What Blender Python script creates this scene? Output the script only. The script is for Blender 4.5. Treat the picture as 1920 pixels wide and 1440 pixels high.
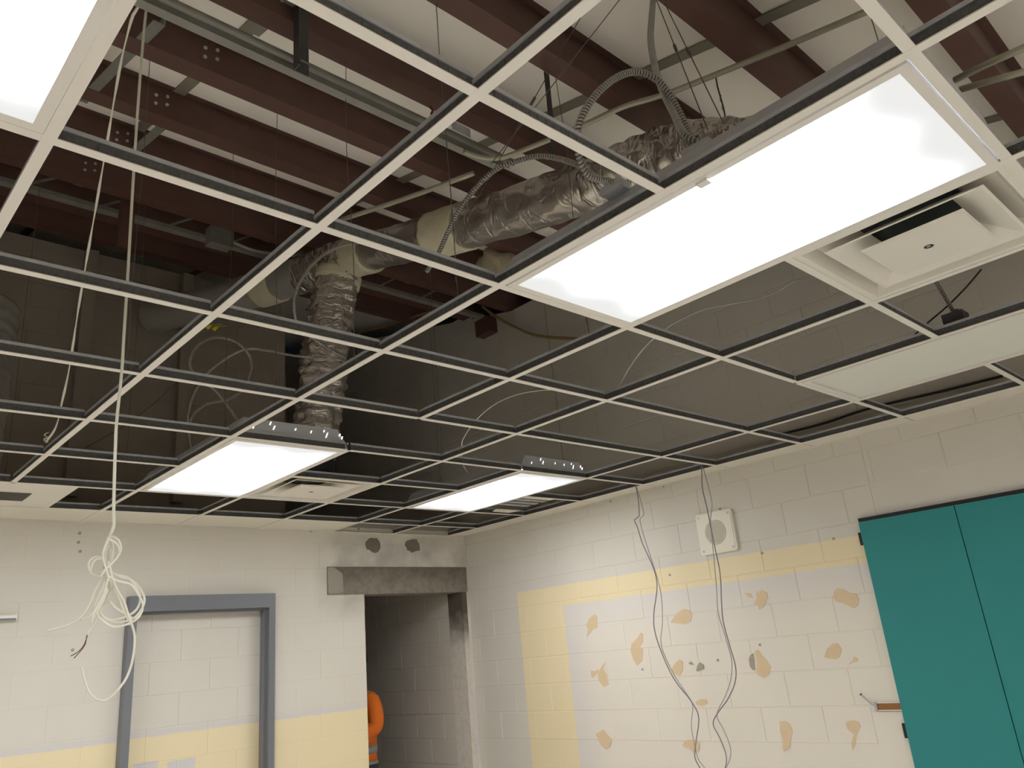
import bpy, bmesh, math, random
from mathutils import Vector, Matrix
random.seed(7)
for o in list(bpy.data.objects): bpy.data.objects.remove(o)
SC = bpy.context.scene
COL = SC.collection
H = 2.7308                      # underside of the ceiling grid above the floor; all lists below are relative to it
CAM_R=[[0.7295, -0.157564, -0.665586], [-0.678146, -0.293456, -0.673796], [-0.089154, 0.942898, -0.320927]]
CAM_C=[-0.28563, -0.92922, -1.04308]
D={
 'rope':[[0.379,1.4,1.182],[0.375,1.429,1.172],[0.375,1.462,1.16],[0.393,1.6,1.105],[0.417,1.736,1.042],[0.439,1.852,0.981],[0.46,1.968,0.912],[0.494,2.162,0.783],[0.526,2.356,0.636],[0.556,2.53,0.49],[0.591,2.723,0.315],[0.604,2.84,0.202],[0.612,2.938,0.105],[0.596,3.02,0.052]],
 'plumb':[[0.413,1.43,1.229],[0.413,1.439,1.071],[0.415,1.448,0.919],[0.421,1.464,0.672],[0.431,1.484,0.38],[0.439,1.499,0.158],[0.444,1.511,-0.002],[0.448,1.52,-0.123],[0.448,1.532,-0.275],[0.451,1.537,-0.34],[0.456,1.544,-0.421],[0.465,1.554,-0.547],[0.47,1.558,-0.586],[0.462,1.56,-0.614]],
 'loops':[[[0.453,1.53,-0.619],[0.442,1.53,-0.653],[0.438,1.53,-0.683],[0.451,1.53,-0.721],[0.46,1.53,-0.751]],[[0.468,1.58,-0.61],[0.49,1.574,-0.625],[0.497,1.567,-0.654],[0.484,1.56,-0.683],[0.461,1.554,-0.703],[0.442,1.547,-0.726]],[[0.464,1.563,-0.613],[0.473,1.563,-0.647],[0.473,1.563,-0.686],[0.47,1.563,-0.724],[0.476,1.563,-0.77]],[[0.439,1.547,-0.681],[0.42,1.552,-0.68],[0.41,1.558,-0.695],[0.414,1.564,-0.714],[0.427,1.568,-0.725],[0.447,1.574,-0.72],[0.457,1.58,-0.699]],[[0.453,1.53,-0.694],[0.469,1.53,-0.744],[0.486,1.53,-0.781],[0.502,1.53,-0.804],[0.513,1.53,-0.834],[0.528,1.53,-0.871],[0.539,1.53,-0.908],[0.537,1.53,-0.966],[0.524,1.53,-1.014],[0.501,1.53,-1.047],[0.479,1.53,-1.066],[0.459,1.53,-1.068],[0.436,1.53,-1.052],[0.418,1.53,-1.019],[0.405,1.53,-0.977]],[[0.477,1.58,-0.718],[0.503,1.577,-0.733],[0.532,1.575,-0.741],[0.558,1.572,-0.765],[0.573,1.568,-0.801],[0.56,1.565,-0.836],[0.535,1.562,-0.857],[0.491,1.558,-0.862],[0.46,1.555,-0.847],[0.447,1.553,-0.825],[0.455,1.55,-0.793],[0.462,1.547,-0.756]],[[0.471,1.563,-0.799],[0.489,1.563,-0.819],[0.512,1.563,-0.835],[0.543,1.563,-0.854]],[[0.452,1.547,-0.731],[0.433,1.553,-0.77],[0.423,1.559,-0.806],[0.407,1.565,-0.841],[0.376,1.571,-0.861],[0.346,1.576,-0.87],[0.324,1.58,-0.876]],[[0.456,1.53,-0.743],[0.448,1.53,-0.783],[0.436,1.53,-0.816],[0.426,1.53,-0.838],[0.422,1.53,-0.866]],[[0.478,1.58,-0.76],[0.469,1.571,-0.798],[0.447,1.561,-0.839],[0.431,1.552,-0.872],[0.418,1.547,-0.893]],[[0.453,1.563,-0.806],[0.43,1.563,-0.838],[0.414,1.563,-0.846],[0.401,1.563,-0.851]],[[0.46,1.547,-0.624],[0.454,1.555,-0.657],[0.455,1.563,-0.686],[0.465,1.572,-0.723],[0.48,1.58,-0.752]],[[0.445,1.53,-0.629],[0.471,1.53,-0.642],[0.483,1.53,-0.669],[0.466,1.53,-0.697],[0.449,1.53,-0.715],[0.435,1.53,-0.737]],[[0.462,1.58,-0.71],[0.49,1.577,-0.726],[0.522,1.574,-0.734],[0.543,1.572,-0.757],[0.56,1.568,-0.793],[0.551,1.565,-0.828],[0.52,1.562,-0.848],[0.479,1.558,-0.855],[0.451,1.556,-0.839],[0.432,1.553,-0.817],[0.443,1.55,-0.785],[0.453,1.547,-0.749]],[[0.453,1.563,-0.692],[0.472,1.563,-0.742],[0.492,1.563,-0.78],[0.503,1.563,-0.803],[0.516,1.563,-0.833],[0.535,1.563,-0.871]],[[0.443,1.547,-0.686],[0.428,1.552,-0.685],[0.42,1.557,-0.699],[0.418,1.563,-0.718],[0.434,1.568,-0.73],[0.457,1.574,-0.724],[0.462,1.58,-0.704]],[[0.456,1.53,-0.736],[0.484,1.53,-0.751],[0.517,1.53,-0.759],[0.537,1.53,-0.782],[0.556,1.53,-0.817],[0.548,1.53,-0.851],[0.518,1.53,-0.87],[0.478,1.53,-0.876],[0.452,1.53,-0.86],[0.434,1.53,-0.838],[0.445,1.53,-0.807],[0.457,1.53,-0.77]],[[0.461,1.58,-0.626],[0.471,1.573,-0.662],[0.472,1.565,-0.701],[0.46,1.556,-0.74],[0.466,1.547,-0.786]]],
 'reds':[[[0.425,1.57,-0.892],[0.419,1.57,-0.917],[0.406,1.57,-0.935],[0.387,1.57,-0.946]],[[0.426,1.58,-0.894],[0.424,1.58,-0.917],[0.412,1.58,-0.936],[0.398,1.58,-0.952]]],
 'g1':[[[4.21,2.474,0.019],[4.21,2.466,-0.021],[4.21,2.464,-0.118],[4.21,2.478,-0.221],[4.21,2.524,-0.239],[4.21,2.505,-0.292],[4.21,2.48,-0.415],[4.21,2.418,-0.588],[4.21,2.41,-0.714],[4.21,2.468,-0.883],[4.21,2.481,-1.003],[4.21,2.443,-1.159],[4.21,2.377,-1.311],[4.21,2.273,-1.443],[4.21,2.235,-1.538],[4.21,2.282,-1.678],[4.21,2.309,-1.77],[4.21,2.276,-1.845],[4.21,2.251,-1.919]],[[4.225,2.485,0.022],[4.225,2.47,-0.031],[4.225,2.451,-0.138],[4.225,2.446,-0.219],[4.225,2.483,-0.235],[4.225,2.479,-0.322],[4.225,2.439,-0.513],[4.225,2.407,-0.661],[4.225,2.398,-0.786],[4.225,2.418,-0.94],[4.225,2.455,-1.092],[4.225,2.393,-1.269],[4.225,2.302,-1.412],[4.225,2.278,-1.476],[4.225,2.311,-1.586],[4.225,2.308,-1.696],[4.225,2.294,-1.788],[4.225,2.23,-1.861],[4.225,2.203,-1.92]]],
 'g2':[[[4.21,1.908,0.033],[4.21,1.91,-0.018],[4.21,1.928,-0.133],[4.21,1.919,-0.277],[4.21,1.916,-0.382],[4.21,1.911,-0.52],[4.21,1.905,-0.69],[4.21,1.93,-0.868],[4.21,1.941,-0.981],[4.21,1.924,-1.126],[4.21,1.908,-1.252],[4.21,1.931,-1.343],[4.21,1.999,-1.434],[4.21,2.093,-1.518],[4.21,2.136,-1.579],[4.21,2.102,-1.661],[4.21,2.078,-1.765],[4.21,2.112,-1.854]],[[4.225,1.917,0.036],[4.225,1.903,-0.018],[4.225,1.889,-0.158],[4.225,1.886,-0.247],[4.225,1.922,-0.363],[4.225,1.936,-0.534],[4.225,1.958,-0.767],[4.225,1.976,-0.93],[4.225,1.95,-1.093],[4.225,1.938,-1.22],[4.225,1.968,-1.328],[4.225,2.025,-1.419],[4.225,2.108,-1.525],[4.225,2.081,-1.602],[4.225,2.049,-1.707],[4.225,2.069,-1.782],[4.225,2.148,-1.873]]],
 'bxA':[[1.831,0.25,1.291],[1.638,0.18,0.946],[1.527,0.135,0.75],[1.438,0.085,0.564],[1.381,0.043,0.431],[1.333,-0.006,0.295],[1.283,-0.057,0.166],[1.3,-0.09,0.128]],
 'bxB':[[1.315,-0.065,0.128],[1.352,-0.031,0.22],[1.353,-0.008,0.321],[1.339,0.012,0.398],[1.313,0.022,0.419],[1.259,0.036,0.419],[1.19,0.051,0.379],[1.122,0.07,0.312],[1.075,0.089,0.243],[1.054,0.105,0.187],[1.059,0.119,0.142],[1.084,0.133,0.112],[1.125,0.145,0.096],[1.24,0.15,0.122]],
 'bxC':[[1.245,0.16,0.122],[1.263,0.219,0.181],[1.293,0.297,0.276],[1.305,0.382,0.356],[1.301,0.463,0.411],[1.29,0.534,0.433],[1.275,0.631,0.446],[1.275,0.74,0.429],[1.285,0.84,0.401],[1.306,0.93,0.368],[1.329,1.017,0.331],[1.336,1.1,0.294]],
 'bxD':[[2.162,2.55,1.363],[1.989,2.602,1.315],[1.868,2.641,1.25],[1.77,2.683,1.147],[1.709,2.726,1.02],[1.698,2.76,0.915],[1.735,2.793,0.821],[1.809,2.818,0.781],[1.953,2.859,0.742],[2.114,2.9,0.713]],
 'bxE':[[2.146,3.0,0.743],[1.921,3.116,0.763],[1.757,3.204,0.799],[1.65,3.261,0.804],[1.549,3.326,0.738],[1.469,3.392,0.645],[1.428,3.458,0.526],[1.432,3.524,0.398],[1.49,3.6,0.255]],
 'bxF':[[1.645,3.3,0.349],[1.585,3.314,0.442],[1.5,3.333,0.549],[1.411,3.347,0.597],[1.369,3.357,0.665],[1.373,3.366,0.742],[1.424,3.377,0.833],[1.524,3.39,0.9],[1.647,3.405,0.907],[1.74,3.418,0.852],[1.772,3.43,0.763],[1.74,3.445,0.639],[1.647,3.46,0.55],[1.525,3.477,0.506],[1.454,3.489,0.44],[1.427,3.5,0.359]],
 'bxG':[[3.112,-0.036,0.3],[3.162,-0.039,0.238],[3.2,-0.042,0.192],[3.254,-0.044,0.13]],
 'wA':[[3.052,0.411,0.45],[2.921,0.456,0.414],[2.884,0.521,0.384],[2.792,0.584,0.346],[2.638,0.633,0.302],[2.486,0.678,0.257],[2.398,0.748,0.214],[2.356,0.82,0.177],[2.357,0.929,0.135],[2.406,1.049,0.098],[2.456,1.14,0.072],[2.489,1.22,0.05]],
 'wB':[[3.412,2.323,0.55],[3.134,2.278,0.484],[2.907,2.266,0.417],[2.77,2.314,0.353],[2.721,2.435,0.287],[2.764,2.619,0.224],[2.832,2.726,0.197],[3.004,2.928,0.15],[3.175,3.06,0.11]],
 'wC':[[3.42,-0.15,0.35],[3.367,-0.083,0.274],[3.285,-0.013,0.192],[3.182,0.047,0.116],[3.112,0.089,0.06]],
 'wD':[[4.41,0.111,0.111],[4.41,0.436,0.119],[4.41,0.818,0.134],[4.41,1.134,0.12],[4.41,1.422,0.126]],
 'wE':[[1.416,3.702,0.7],[1.386,3.96,0.633],[1.298,4.258,0.545],[1.158,4.508,0.45]],
 'orange':[[[4.2,6.14,2.494],[4.2,5.461,2.346],[4.2,4.897,2.253],[4.2,4.325,2.117]],[[4.36,4.069,2.066],[4.36,3.867,1.868],[4.36,3.639,1.687],[4.36,3.39,1.519],[4.36,2.92,1.32]]],
 'conL':[[1.802,2.413,1.32],[1.912,1.962,1.262],[1.996,1.51,1.2]],
 'conR':[[1.797,1.349,1.15],[1.852,1.338,1.144],[1.908,1.31,1.136],[1.955,1.25,1.127],[1.98,1.135,1.114],[2.002,1.014,1.1],[2.031,0.81,1.076],[2.05,0.621,1.053],[2.106,0.422,1.024],[2.157,0.034,0.966],[2.172,-0.161,0.933],[2.179,-0.341,0.9]],
 'conT':[[[2.261,-0.481,0.55],[2.23,-0.578,0.528],[2.203,-0.695,0.5]],[[2.164,-0.503,0.45],[2.162,-0.6,0.423],[2.162,-0.678,0.4]]],
 'patch':[[[3.316,-0.9],[3.265,-0.848],[3.214,-0.827],[3.192,-0.842],[3.203,-0.926],[3.249,-0.935],[3.324,-0.99],[3.299,-0.931]],[[2.91,-1.117],[2.896,-1.07],[2.836,-1.033],[2.797,-0.996],[2.779,-1.005],[2.792,-1.06],[2.824,-1.09],[2.797,-1.116],[2.82,-1.186],[2.868,-1.216],[2.894,-1.182]],[[3.315,-1.227],[3.281,-1.237],[3.244,-1.226],[3.266,-1.254],[3.306,-1.281],[3.321,-1.268]],[[3.253,-1.246],[3.166,-1.176],[3.192,-1.224],[3.164,-1.266],[3.158,-1.332],[3.213,-1.35],[3.251,-1.304]],[[3.341,-1.674],[3.262,-1.642],[3.223,-1.682],[3.193,-1.705],[3.212,-1.752],[3.249,-1.772],[3.301,-1.745]],[[2.523,-0.946],[2.452,-0.89],[2.399,-0.868],[2.352,-0.88],[2.335,-0.916],[2.358,-0.957],[2.409,-0.97],[2.456,-0.96]],[[2.571,-1.253],[2.523,-1.21],[2.491,-1.196],[2.47,-1.212],[2.48,-1.265],[2.511,-1.298],[2.558,-1.292]],[[2.415,-1.467],[2.37,-1.452],[2.325,-1.458],[2.325,-1.484],[2.369,-1.497],[2.41,-1.489]],[[2.572,-1.742],[2.552,-1.713],[2.512,-1.702],[2.466,-1.705],[2.433,-1.726],[2.451,-1.769],[2.491,-1.784],[2.523,-1.756]],[[1.907,-1.179],[1.88,-1.17],[1.862,-1.202],[1.836,-1.232],[1.812,-1.275],[1.839,-1.322],[1.876,-1.341],[1.912,-1.319],[1.919,-1.291],[1.906,-1.249]],[[1.449,-1.24],[1.424,-1.195],[1.38,-1.166],[1.352,-1.168],[1.334,-1.201],[1.354,-1.239],[1.379,-1.254],[1.421,-1.248]],[[1.316,-1.289],[1.283,-1.268],[1.271,-1.247],[1.252,-1.257],[1.253,-1.273],[1.285,-1.278]],[[1.821,-1.593],[1.785,-1.59],[1.758,-1.606],[1.747,-1.646],[1.77,-1.698],[1.787,-1.737],[1.831,-1.76],[1.825,-1.698],[1.829,-1.646]],[[1.394,-1.595],[1.351,-1.589],[1.326,-1.598],[1.318,-1.62],[1.337,-1.644],[1.356,-1.669],[1.37,-1.712],[1.395,-1.743],[1.394,-1.712],[1.369,-1.663],[1.398,-1.638],[1.404,-1.613]],[[1.856,-0.894],[1.823,-0.861],[1.82,-0.825],[1.779,-0.813],[1.746,-0.833],[1.744,-0.862],[1.772,-0.896],[1.793,-0.919],[1.821,-0.929],[1.822,-0.898]],[[1.903,-0.816],[1.866,-0.823],[1.851,-0.851],[1.881,-0.851]],[[1.318,-0.911],[1.306,-0.875],[1.28,-0.859],[1.246,-0.869],[1.216,-0.892],[1.176,-0.903],[1.164,-0.931],[1.181,-0.969],[1.208,-0.98],[1.264,-0.947],[1.305,-0.933]]],
 'grey_patch':[[[2.371,-1.27],[2.356,-1.241],[2.334,-1.223],[2.304,-1.24],[2.305,-1.266],[2.334,-1.272],[2.364,-1.281]],[[1.96,-1.225],[1.941,-1.198],[1.918,-1.189],[1.919,-1.234],[1.927,-1.29],[1.944,-1.29],[1.958,-1.268]],[[2.424,-1.226],[2.407,-1.212],[2.391,-1.224],[2.383,-1.236],[2.407,-1.235]]],
 'lint_patch':[[3.016,-0.284],[3.073,-0.284],[3.15,-0.33],[3.156,-0.467],[3.122,-0.483],[3.022,-0.481]],
 'holes':[[1.213,-0.071],[1.211,-0.13],[1.225,-0.187],[1.231,-0.791],[2.877,-0.003],[3.315,0.029]],
 'rholes':[[2.916,-0.015],[2.409,-0.004],[1.727,-0.585],[2.47,-0.629],[2.825,-1.245],[2.19,-1.217],[1.861,-1.142],[1.977,-0.249],[1.238,-0.57]],
}

# ---------------------------------------------------------------- camera, world, exposure
cam_data = bpy.data.cameras.new('camera'); cam = bpy.data.objects.new('camera', cam_data); COL.objects.link(cam)
M4 = Matrix([list(r) + [0] for r in CAM_R] + [[0, 0, 0, 1]])
M4.translation = Vector((CAM_C[0], CAM_C[1], CAM_C[2] + H))
cam.matrix_world = M4
cam_data.sensor_width = 36.0; cam_data.lens = 1475.2 * 36.0 / 1920.0; cam_data.clip_start = 0.02
SC.camera = cam
w = bpy.data.worlds.new('world'); SC.world = w; w.use_nodes = True
w.node_tree.nodes['Background'].inputs[0].default_value = (0.5, 0.6, 0.8, 1)
w.node_tree.nodes['Background'].inputs[1].default_value = 0.003
SC.view_settings.view_transform = 'Standard'; SC.view_settings.look = 'None'
SC.view_settings.exposure = 0.43; SC.view_settings.gamma = 1.0; SC.view_settings.use_curve_mapping = False
LAMP = 11.0                      # radiance of the lit troffer lenses
# ---------------------------------------------------------------- materials
def srgb(r, g, b):
    f = lambda c: (c/255/12.92) if c/255 <= 0.04045 else ((c/255+0.055)/1.055)**2.4
    return (f(r), f(g), f(b), 1)
def mat(name, color, rough=0.6, metal=0.0, noise=0.0, scale=20.0, bump=0.0, bscale=60.0, spec=0.5):
    m = bpy.data.materials.new(name); m.use_nodes = True
    nt = m.node_tree; b = nt.nodes['Principled BSDF']
    b.inputs['Roughness'].default_value = rough; b.inputs['Metallic'].default_value = metal
    b.inputs['Specular IOR Level'].default_value = spec
    g = nt.nodes.new('ShaderNodeNewGeometry')
    if noise > 0:
        n = nt.nodes.new('ShaderNodeTexNoise'); n.inputs['Scale'].default_value = scale; n.inputs['Detail'].default_value = 4
        nt.links.new(g.outputs['Position'], n.inputs['Vector'])
        mx = nt.nodes.new('ShaderNodeMix'); mx.data_type = 'RGBA'
        mx.inputs[6].default_value = [c*(1-noise) for c in color[:3]] + [1]
        mx.inputs[7].default_value = [min(1, c*(1+noise)) for c in color[:3]] + [1]
        nt.links.new(n.outputs['Fac'], mx.inputs[0]); nt.links.new(mx.outputs[2], b.inputs['Base Color'])
    else:
        b.inputs['Base Color'].default_value = color
    if bump > 0:
        n2 = nt.nodes.new('ShaderNodeTexNoise'); n2.inputs['Scale'].default_value = bscale; n2.inputs['Detail'].default_value = 3
        nt.links.new(g.outputs['Position'], n2.inputs['Vector'])
        bp = nt.nodes.new('ShaderNodeBump'); bp.inputs['Strength'].default_value = bump; bp.inputs['Distance'].default_value = 0.01
        nt.links.new(n2.outputs['Fac'], bp.inputs['Height']); nt.links.new(bp.outputs[0], b.inputs['Normal'])
    return m
def emit(name, color, s):
    m = bpy.data.materials.new(name); m.use_nodes = True; nt = m.node_tree; nt.nodes.clear()
    e = nt.nodes.new('ShaderNodeEmission'); e.inputs[0].default_value = color; e.inputs[1].default_value = s
    o = nt.nodes.new('ShaderNodeOutputMaterial'); nt.links.new(e.outputs[0], o.inputs[0]); return m

class NT:                        # tiny node helper for the painted walls
    def __init__(s, m): s.nt = m.node_tree
    def math(s, op, a, b=0.0, clamp=False):
        n = s.nt.nodes.new('ShaderNodeMath'); n.operation = op; n.use_clamp = clamp
        for i, v in enumerate((a, b)):
            if isinstance(v, (int, float)): n.inputs[i].default_value = v
            else: s.nt.links.new(v, n.inputs[i])
        return n.outputs[0]
    def step(s, a, lo, soft=0.004): return s.math('DIVIDE', s.math('SUBTRACT', a, lo - soft), 2*soft, True)   # 0 below, 1 above
    def box(s, a, a0, a1, b, b0, b1, soft=0.004):
        p = s.math('MULTIPLY', s.step(a, a0, soft), s.math('SUBTRACT', 1.0, s.step(a, a1, soft)))
        q = s.math('MULTIPLY', s.step(b, b0, soft), s.math('SUBTRACT', 1.0, s.step(b, b1, soft)))
        return s.math('MULTIPLY', p, q)
    def mix(s, f, c0, c1):
        n = s.nt.nodes.new('ShaderNodeMix'); n.data_type = 'RGBA'
        for i, v in ((0, f), (6, c0), (7, c1)):
            if isinstance(v, (int, float, tuple)): n.inputs[i].default_value = v
            else: s.nt.links.new(v, n.inputs[i])
        return n.outputs[2]
    def noise(s, vec, scale, detail=3):
        n = s.nt.nodes.new('ShaderNodeTexNoise'); n.inputs['Scale'].default_value = scale; n.inputs['Detail'].default_value = detail
        s.nt.links.new(vec, n.inputs['Vector']); return n.outputs['Fac']
def wall_paint(name, kind):
    m = bpy.data.materials.new(name); m.use_nodes = True; k = NT(m); nt = m.node_tree
    b = nt.nodes['Principled BSDF']; b.inputs['Roughness'].default_value = 0.5; b.inputs['Specular IOR Level'].default_value = 0.3
    g = nt.nodes.new('ShaderNodeNewGeometry'); pos = g.outputs['Position']
    sp = nt.nodes.new('ShaderNodeSeparateXYZ'); nt.links.new(pos, sp.inputs[0])
    n1 = k.noise(pos, 9.0); wob = k.math('MULTIPLY', k.math('SUBTRACT', n1, 0.5), 0.014)
    z = k.math('ADD', k.math('SUBTRACT', sp.outputs[2], H), wob)
    big = k.noise(pos, 1.7, 2)
    if kind == 'right':
        y = k.math('ADD', sp.outputs[1], wob)
        grey, cream, yel, tint = srgb(215,209,198), srgb(230,222,209), srgb(234,218,180), srgb(222,216,209)
        c = k.mix(big, srgb(210,204,193), srgb(221,215,204))
        c = k.mix(k.box(y, -9, 4.052, z, -9, -0.575), c, yel)
        inner = k.box(y, -9, 3.535, z, -9, -0.735)
        ci = k.mix(k.box(y, 0, 3.36, z, -9, -0.90, 0.12), tint, cream)
        c = k.mix(inner, c, ci)
        c = k.mix(k.step(z, 0.06), c, k.mix(big, srgb(182,177,168), srgb(198,192,183)))   # bare block above the ceiling
    else:
        x = k.math('ADD', sp.outputs[0], wob)
        c = k.mix(big, srgb(213,207,196), srgb(222,216,205))
        band = srgb(214,209,205)
        c = k.mix(k.step(z, -1.318), band, c)
        c = k.mix(k.math('MULTIPLY', k.math('SUBTRACT', 1.0, k.step(z, -1.353)), k.math('SUBTRACT', 1.0, k.step(x, 3.6))), c, srgb(234,218,180))
        for (x0, x1, z0, z1) in ((1.66, 1.81, -1.70, -1.50), (1.87, 2.05, -1.75, -1.515)):
            c = k.mix(k.box(x, x0, x1, z, z0, z1), c, srgb(212,208,206))
        sm = k.noise(pos, 5.0, 6)                                    # dirt left around the new lintel
        area = k.math('MULTIPLY', k.box(x, 2.98, 4.5, z, -0.62, -0.06, 0.10), k.step(sm, 0.5, 0.18))
        c = k.mix(k.math('MULTIPLY', area, 0.45), c, srgb(120,114,104))
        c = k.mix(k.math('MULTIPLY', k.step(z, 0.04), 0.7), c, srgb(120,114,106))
    fine = k.noise(pos, 160.0, 3)
    nt.links.new(c, b.inputs['Base Color'])
    bp = nt.nodes.new('ShaderNodeBump'); bp.inputs['Strength'].default_value = 0.12; bp.inputs['Distance'].default_value = 0.004
    nt.links.new(fine, bp.inputs['Height']); nt.links.new(bp.outputs[0], b.inputs['Normal'])
    return m
def stained(name, base, dark, zcut, soft, blotch=0.3):                           # raw concrete, darker where the scar is
    m = bpy.data.materials.new(name); m.use_nodes = True; k = NT(m); nt = m.node_tree
    b = nt.nodes['Principled BSDF']; b.inputs['Roughness'].default_value = 0.9
    g = nt.nodes.new('ShaderNodeNewGeometry'); pos = g.outputs['Position']
    sp = nt.nodes.new('ShaderNodeSeparateXYZ'); nt.links.new(pos, sp.inputs[0])
    n = k.noise(pos, 7.0, 6); z = k.math('ADD', k.math('SUBTRACT', sp.outputs[2], H), k.math('MULTIPLY', k.math('SUBTRACT', n, 0.5), 0.35))
    f = k.step(z, zcut, soft)
    c = k.mix(f, base, dark); c = k.mix(k.math('MULTIPLY', k.step(k.noise(pos, 22.0, 5), 0.56, 0.1), blotch), c, srgb(70,64,56))
    nt.links.new(c, b.inputs['Base Color'])
    bp = nt.nodes.new('ShaderNodeBump'); bp.inputs['Strength'].default_value = 0.5; bp.inputs['Distance'].default_value = 0.01
    nt.links.new(k.noise(pos, 45.0, 5), bp.inputs['Height']); nt.links.new(bp.outputs[0], b.inputs['Normal'])
    return m
def lens_mat(name, lit):                                             # prismatic lens, dimmer past the tube ends (object x across, y along)
    m = bpy.data.materials.new(name); m.use_nodes = True; k = NT(m); nt = m.node_tree
    tc = nt.nodes.new('ShaderNodeTexCoord'); sp = nt.nodes.new('ShaderNodeSeparateXYZ'); nt.links.new(tc.outputs['Object'], sp.inputs[0])
    d = k.math('SUBTRACT', 0.585, k.math('ABSOLUTE', sp.outputs[1]))
    tubes = k.math('MULTIPLY', k.math('COSINE', k.math('MULTIPLY', k.math('ADD', sp.outputs[0], 0.06), 23.0)), 0.022)
    d = k.math('ADD', d, tubes)
    side = k.math('SUBTRACT', 0.292, k.math('ABSOLUTE', sp.outputs[0]))
    f = k.math('MULTIPLY', k.math('DIVIDE', k.math('SUBTRACT', d, 0.015), 0.22, True), k.math('ADD', 0.45, k.math('DIVIDE', side, 0.05, True), True))
    ribs = k.math('MULTIPLY', k.math('SINE', k.math('MULTIPLY', k.math('ADD', sp.outputs[0], sp.outputs[1]), 1400.0)), 0.05)
    s = k.math('ADD', k.math('MULTIPLY', k.math('POWER', f, 4.0), lit), k.math('ADD', 0.64, ribs))
    nt.nodes.remove(nt.nodes['Principled BSDF'])
    e = nt.nodes.new('ShaderNodeEmission'); nt.links.new(s, e.inputs[1])
    nt.links.new(k.mix(f, (1.0, 0.99, 0.965, 1), (0.965, 0.985, 1.0, 1)), e.inputs[0])
    nt.links.new(e.outputs[0], nt.nodes['Material Output'].inputs[0]); return m
def foil_mat(name, color, rough, strength, scale=(7, 22, 9), metal=0.85):
    """crinkled foil: folds run round the duct (scale is largest along its axis)"""
    m = bpy.data.materials.new(name); m.use_nodes = True; k = NT(m); nt = m.node_tree
    b = nt.nodes['Principled BSDF']; b.inputs['Metallic'].default_value = metal; b.inputs['Roughness'].default_value = rough
    b.inputs['Base Color'].default_value = color
    g = nt.nodes.new('ShaderNodeNewGeometry'); mp = nt.nodes.new('ShaderNodeMapping'); nt.links.new(g.outputs['Position'], mp.inputs[0])
    mp.inputs['Scale'].default_value = scale; mp.inputs['Rotation'].default_value = (0.35, 0.15, 0.3)
    n = nt.nodes.new('ShaderNodeTexNoise'); n.inputs['Scale'].default_value = 1.0; n.inputs['Detail'].default_value = 3; n.inputs['Distortion'].default_value = 0.8
    nt.links.new(mp.outputs[0], n.inputs['Vector'])
    rid = k.math('ABSOLUTE', k.math('SUBTRACT', n.outputs['Fac'], 0.5))
    bp = nt.nodes.new('ShaderNodeBump'); bp.inputs['Strength'].default_value = strength; bp.inputs['Distance'].default_value = 0.06
    nt.links.new(k.math('SUBTRACT', n.outputs['Fac'], k.math('MULTIPLY', rid, 1.2)), bp.inputs['Height']); nt.links.new(bp.outputs[0], b.inputs['Normal'])
    return m
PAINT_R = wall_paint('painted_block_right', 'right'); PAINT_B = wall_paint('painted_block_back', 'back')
MWHITE = mat('white_tee_paint', srgb(228,222,212), 0.45)
MGALV = mat('galvanized_steel', srgb(182,184,188), 0.4, 0.25, 0.25, 40, 0.15, 90)
MGALVD = mat('slotted_tee_web', srgb(94,94,94), 0.5, 0.3, 0.55, 110, 0.3, 200)
MHOUS = mat('troffer_housing_steel', srgb(186,188,194), 0.5, 0.2)
MFRAME = mat('troffer_frame_white', srgb(226,220,212), 0.4)
LENS = lens_mat('lit_prismatic_lens', LAMP); LENSOFF = mat('unlit_lens', srgb(226,224,214), 0.35)
SLIT = emit('light_through_slots', (1, 0.97, 0.92, 1), 3.0)
MTILE = mat('mineral_tile', srgb(226,220,205), 0.9, 0, 0.03, 60, 0.15, 120)
MDIFF = mat('diffuser_enamel', srgb(226,220,208), 0.4)
MDARK = mat('dark_opening', srgb(52,56,62), 0.6, 0.4)
MPURL = mat('red_oxide_primer', srgb(92,64,56), 0.55, 0.0, 0.25, 6)
MDECK = mat('roof_liner_fabric', srgb(242,235,224), 0.8, 0, 0.05, 2.2, 0.15, 5)
MSTRAP = mat('liner_strap', srgb(132,126,112), 0.6)
MSTEEL = mat('grey_strut_steel', srgb(142,140,132), 0.5, 0.3, 0.2, 15)
MPOST = mat('dark_steel', srgb(78,76,78), 0.5, 0.3)
MEMT = mat('conduit_steel', srgb(168,164,146), 0.45, 0.3)
MORANGE = mat('orange_rust_paint', srgb(168,92,52), 0.7, 0, 0.2, 30)
MFOIL = foil_mat('crinkled_foil', srgb(200,194,188), 0.26, 0.45)
MFOILZ = foil_mat('crinkled_foil_drop', srgb(196,190,184), 0.26, 0.5, (10, 10, 26))
MFOILD = foil_mat('dull_foil', srgb(190,184,178), 0.30, 0.28, (9, 16, 12))
MJACK = mat('grey_duct_wrap', srgb(150,146,138), 0.75, 0.1, 0.1, 8, 0.2, 20)
MTAPE = mat('cream_mastic_tape', srgb(206,198,172), 0.8, 0, 0.08, 20, 0.3, 40)
MINS = mat('tan_insulation', srgb(170,158,132), 1.0, 0, 0.2, 14, 0.6, 30)
MBX = mat('armored_cable_steel', srgb(176,174,168), 0.35, 0.85)
MWIRE = mat('hanger_wire_steel', srgb(112,106,98), 0.5, 0.6)
MCORE = mat('cable_groove_grey', srgb(98,95,92), 0.6)
MROPE = mat('white_cable_jacket', srgb(232,228,212), 0.5)
MGREY = mat('grey_cable_jacket', srgb(172,167,168), 0.45)
MGREYD = mat('dark_grey_cable_jacket', srgb(130,126,132), 0.45)
MBLACK = mat('black_cable', srgb(28,28,34), 0.5)
MYEL = mat('yellow_plastic', srgb(214,200,40), 0.5)
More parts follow.
